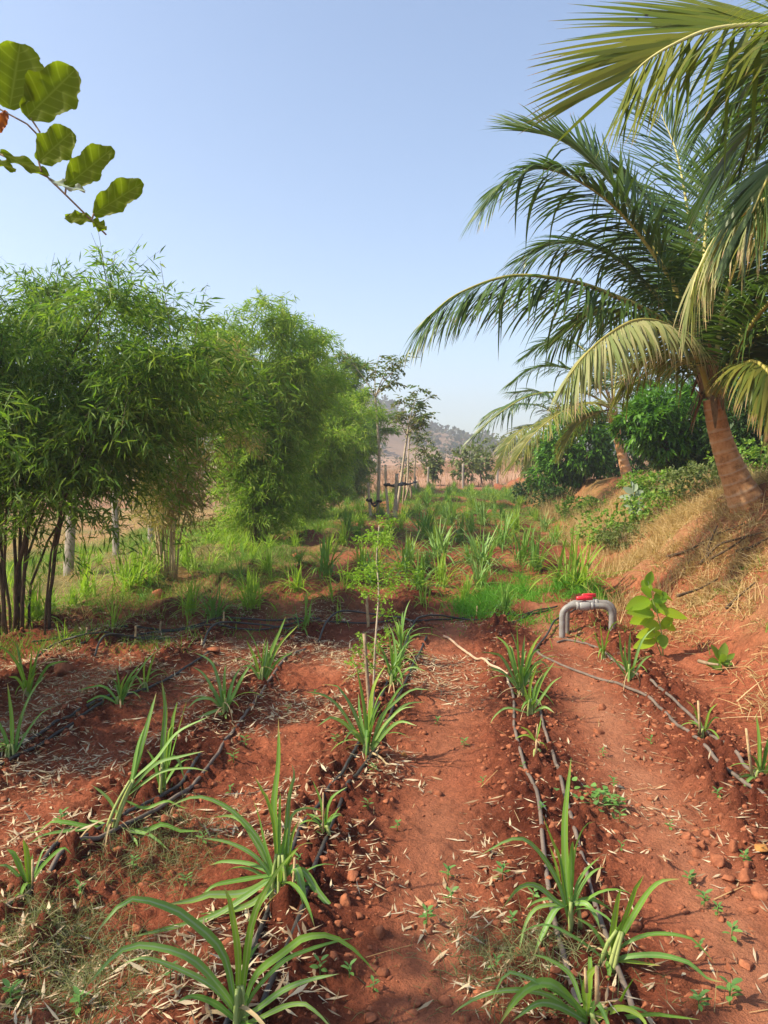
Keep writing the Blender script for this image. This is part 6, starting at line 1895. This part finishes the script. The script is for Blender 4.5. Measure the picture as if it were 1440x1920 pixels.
Pn, r = scatter(60000, -3.6, 3.4, 1.5, 8.5, clod_d, 14)
V, F = rocks(Pn, 0.003 + 0.024 * r.uniform(size=len(Pn)) ** 5.5, r)
tag(mesh_obj("soil_crumbs", V, F, M['clod'], None), "small crumbs of red soil over the near rows", "soil crumbs", None, "stuff")
gcl = "clods of red soil"
BIG = [(1022, 1418, 14, 0), (1250, 1345, 16, 0), (1220, 1328, 18, 0), (1130, 1330, 22, 0), (1122, 1375, 22, 0), (1310, 1605, 34, 0), (1345, 1625, 40, 0), (1290, 1580, 30, 0), (1375, 1600, 36, 0), (1400, 1650, 40, 0), (1428, 1600, 34, 1),
       (1350, 1540, 28, 0), (1385, 1540, 26, 0), (1330, 1570, 26, 0), (1405, 1560, 26, 0), (1430, 1680, 42, 0), (1300, 1625, 22, 0), (1365, 1655, 30, 0), (662, 1643, 28, 0), (683, 1640, 22, 0), (620, 1607, 26, 0), (655, 1550, 22, 0),
       (722, 1418, 20, 0), (757, 1420, 16, 1), (650, 1695, 40, 0), (808, 1697, 26, 0), (808, 1752, 24, 0), (710, 1758, 32, 0), (780, 1885, 28, 0), (895, 1862, 24, 0), (1265, 1805, 40, 0), (1190, 1740, 34, 0), (1400, 1820, 30, 0),
       (660, 1555, 18, 1), (400, 1225, 26, 0), (120, 1262, 40, 0), (210, 1165, 36, 0), (300, 1120, 40, 0), (920, 1065, 34, 0), (560, 1045, 30, 0), (1150, 1515, 22, 0), (1100, 1490, 20, 0), (205, 1485, 20, 0), (225, 1480, 18, 0)]
for k, (x, y, w, m_) in enumerate(BIG):
    b = G(x, y)
    V, F = rocks((b + UP * w * 0.08 * b[1] / F_PX)[None], np.array([w * 0.52 * b[1] / F_PX]), r, 2)
    tag(mesh_obj("rock" if m_ else "soil_clod", V, F, M['rust_rock'] if m_ else M['clod']),
        {0: "lump of dry red soil lying on the field, one of many clods", 1: "ochre brown stone among the red clods"}[m_] if k != 10 else "largest ochre yellow rock at the picture edge among red clods", "rock" if m_ else "clod", gcl if k != 10 else None)

# red earth heap by the far fence
b = G(955, 915)
b = np.array([P(958, 900, 40)[0], 40.0, Hs(P(958, 900, 40)[0], 40.0)])
V, F = rocks(np.array([b + [0.2, 0, 0.2], b + [0.9, 0.5, 0.3], b + [-0.7, 0.3, 0.1]]), np.array([0.6, 0.65, 0.45]), r)
tag(mesh_obj("earth_heap", V, F, M['clod']), "heap of red earth at the far end under the palm fronds", "earth heap")

# dry fallen palm fronds on the bank
gd = "dry fallen palm stalks on the bank"
for k, (pts, lab) in enumerate([
        ([(1250, 1052), (1290, 1040), (1340, 1015), (1395, 992)], "long dark fallen palm stalk, uppermost on the bank"),
        ([(1312, 1075), (1345, 1045), (1375, 1025), (1435, 1012)], "fallen palm stalk crossing low toward the picture edge"),
        ([(1330, 1070), (1370, 1050), (1400, 1030)], "short fallen palm stalk between two longer ones"),
        ([(1322, 1055), (1330, 1020), (1345, 985)], "fork of a dry stick standing up from the fallen stalks"),
        ([(1380, 1052), (1410, 1042), (1440, 1032), (1470, 1026)], "fallen palm stalk at the picture edge below the others"),
        ([(1270, 1140), (1310, 1125), (1345, 1112)], "thin dark stick lying on the slope above the small plant"),
        ([(1362, 1160), (1385, 1135), (1415, 1108)], "dark stick leaning on the dry grass near the edge"),
        ([(1160, 1010), (1195, 1000), (1240, 992)], "thin stick at the upper bank under the bushes"),
        ([(1310, 1268), (1330, 1274), (1346, 1278)], "short grey stick on the red slope below the small plant")]):
    q = np.array([G(*p) for p in pts])
    q[:, 2] += 0.06 + 0.03 * (k % 3)
    if k == 3:
        q = np.array([G(1322, 1055), P(1330, 1020, q[0][1]), P(1345, 985, q[0][1])])
    V, F, at = tube(catmull(q, 14), np.linspace(0.017, 0.008, 14), 6)
    tag(mesh_obj("dry_stalk", V, F, M['bark_dark'] if k != 8 else M['stake'], None, at, True), lab, "dry stalk", gd)
# pegs along the cross pipe
for k, (x, y, h, lab) in enumerate([(253, 1205, 32, "tan peg standing before the supply pipes, tallest of three"), (162, 1205, 26, "short tan peg near the dark bamboo"), (300, 1185, 22, "thin peg between the supply pipes"), (893, 1158, 20, "small peg at the end of the supply pipe"), (418, 1175, 26, "peg on the supply pipe behind the fan of cane")]):
    b = G(x, y)
    stick("peg", b - UP * 0.05, b + UP * h * b[1] / F_PX + np.array([0.01, 0, 0]), 0.011, 0.009, M['stub'], lab, "peg", "tan pegs by the supply pipes", 700 + k)
# dry husks
for k, (x0, y0, x1, y1, w, lab) in enumerate([(900, 1405 + 20, 885, 1370, 10, ""), (653, 1490, 660, 1455, 9, "")][:0]):
    pass

# ---------------------------------------------------------------- the tree at the left, its twig hanging into view
tb = np.array([-2.9, 0.7, Hs(-2.9, 0.7)])
troot = thing("shade_tree", "backlit leafy twig with nibbled green leaves hanging into the upper sky", "tree", tb)
r = np.random.default_rng(808)
V, F, at = branchy_trunk(r, tb, tb + np.array([0.2, 0.2, 2.2]), 0.11, 0.06, 7, 0.9)
mesh_obj("trunk", V, F, M['bark_dark'], troot, at, True)
cc = tb + np.array([0.15, 0.25, 2.75])
C = leaf_cloud(r, 380, cc, (1.15, 1.35, 0.95), 4, 0.09, 0.065, 0.4, 0.25, 0.35)
mesh_obj("crown", *C[:2], M['bush'], troot)
TD = 1.02
tw = [[(-520, -760, 1.5), (-330, -300, 1.25), (-190, 90, 1.1), (-80, 240, 1.04), (0, 286, TD), (65, 316, TD), (100, 341, TD), (122, 366, TD), (150, 395, TD), (172, 414, TD), (199, 440, TD)],
      [(-215, 30, 1.1), (-90, 160, 1.05), (0, 205, TD), (40, 226, TD), (75, 250, TD + 0.01), (92, 275, TD + 0.01)], [(75, 248, TD), (58, 222, TD)], [(122, 366, TD), (124, 350, TD)], [(172, 412, TD), (176, 400, TD)], [(78, 322, TD), (72, 302, TD)]]
start = np.array([tb + [0.9, 0.4, 2.3]])
tubes = []
for k, t_ in enumerate(tw):
    pts = [P(*p) for p in t_]
    if k == 0:
        pts = [tb + np.array([0.5, 0.2, 2.7])] + pts
    tubes.append(tube(catmull(pts, 30 if k == 0 else 10), np.linspace(0.006, 0.0012, 30) if k == 0 else 0.0012, 6))
V, F, at = join(tubes)
twig = mesh_obj("twig", V, F, M['stake'], troot, at, True)


def twig_leaf(x0, y0, x1, y1, w, mat, turn=0.0, seed=0, dd=0.0):
    """Roundish leaf with an uneven, nibbled edge."""
    rr = np.random.default_rng(seed)
    p0, p1 = P(x0, y0, TD), P(x1, y1, TD + dd)
    L = np.linalg.norm(p1 - p0)
    D = nrm(p1 - p0)
    Nc = nrm(np.array([turn, -1.0, 0.15]))
    S = nrm(np.cross(D, Nc))
    Nn = np.cross(S, D)
    W = w * TD / F_PX
    n = 44
    rows, m = [], 9
    nib = {s: 1 - 0.10 * np.clip(np.cumsum(rr.normal(size=n + 1)) * 0.34, -0.6, 3.0) * np.linspace(0, 1, n + 1) for s in (-1, 1)}
    for i in range(n + 1):
        t = i / n
        hw = 0.5 * W * (math.sin(math.pi * min(0.015 + t * 0.97, 1)) ** 0.5) * (0.86 + 0.25 * t)
        for j in range(m):
            s = -1 + 2 * j / (m - 1)
            sd = 1 if s > 0 else -1
            k = 1 + (nib[sd][i] - 1) * s * s + s * s * (0.05 * math.sin(13 * t + 2.1 * sd + seed) + 0.035 * math.sin(29 * t + seed * 1.7 + sd) + 0.02 * math.sin(57 * t + seed))
            ss = s * hw * k
            rows.append(p0 + D * L * t * (1 - 0.03 * rr.uniform() * (abs(s) > 0.9)) + S * ss + Nn * (abs(s) * hw * 0.22 + 0.0035 * s * s * math.sin(15 * t + 3 * s + seed)))
    V = np.array(rows)
    i, j = np.meshgrid(np.arange(n), np.arange(m - 1), indexing='ij')
    a = i * m + j
    F = np.stack([a, a + 1, a + m + 1, a + m], -1).reshape(-1, 4)
    e = np.abs(np.tile(np.linspace(-1, 1, m), n + 1))
    return mesh_obj("leaf", V, F, mat, twig, {"edge": e, "along": np.repeat(np.linspace(0, 1, n + 1), m)}, True)


for k, a in enumerate([(18, 205, 38, 82, 108, 'twig_leaf', 0.2), (50, 220, 142, 130, 92, 'twig_leaf', 0.35), (72, 303, 136, 246, 66, 'twig_leaf', 0.3), (123, 350, 212, 278, 58, 'twig_leaf', 0.4),
                       (175, 402, 268, 342, 52, 'twig_leaf', 0.45), (174, 412, 122, 408, 26, 'twig_leaf', 0.9), (174, 413, 199, 432, 24, 'twig_leaf', 0.9), (0, 285, 92, 330, 24, 'twig_leaf', 1.2),
                       (92, 338, 160, 358, 16, 'calotropis', 1.0), (12, 208, -6, 248, 22, 'twig_leaf_red', 0.5), (-30, 290, 30, 320, 20, 'twig_leaf', 1.2)]):
    twig_leaf(*a[:5], M[a[5]], a[6], 820 + k)


# ---------------------------------------------------------------- hazy air
def haze():
    x0, x1, y0, y1, z0, z1 = -425, 425, -65, 645, -8, 58
    V = [(x, y, z) for z in (z0, z1) for y in (y0, y1) for x in (x0, x1)]
    F = [(0, 2, 3, 1), (4, 5, 7, 6), (0, 1, 5, 4), (2, 6, 7, 3), (0, 4, 6, 2), (1, 3, 7, 5)]
    m, nt, out = new_mat("hazy air")
    pv = nt.nodes.new("ShaderNodeVolumePrincipled")
    pv.inputs["Color"].default_value = (0.92, 0.94, 1.0, 1)
    pv.inputs["Density"].default_value = HAZE
    pv.inputs["Anisotropy"].default_value = 0.3
    nt.links.new(pv.outputs[0], out.inputs["Volume"])
    o = mesh_obj("haze", np.array(V, float), np.array(F), m)
    tag(o, "thin pale haze in the air over the field", "haze", None, "stuff")


HAZE = 0.0017
haze()
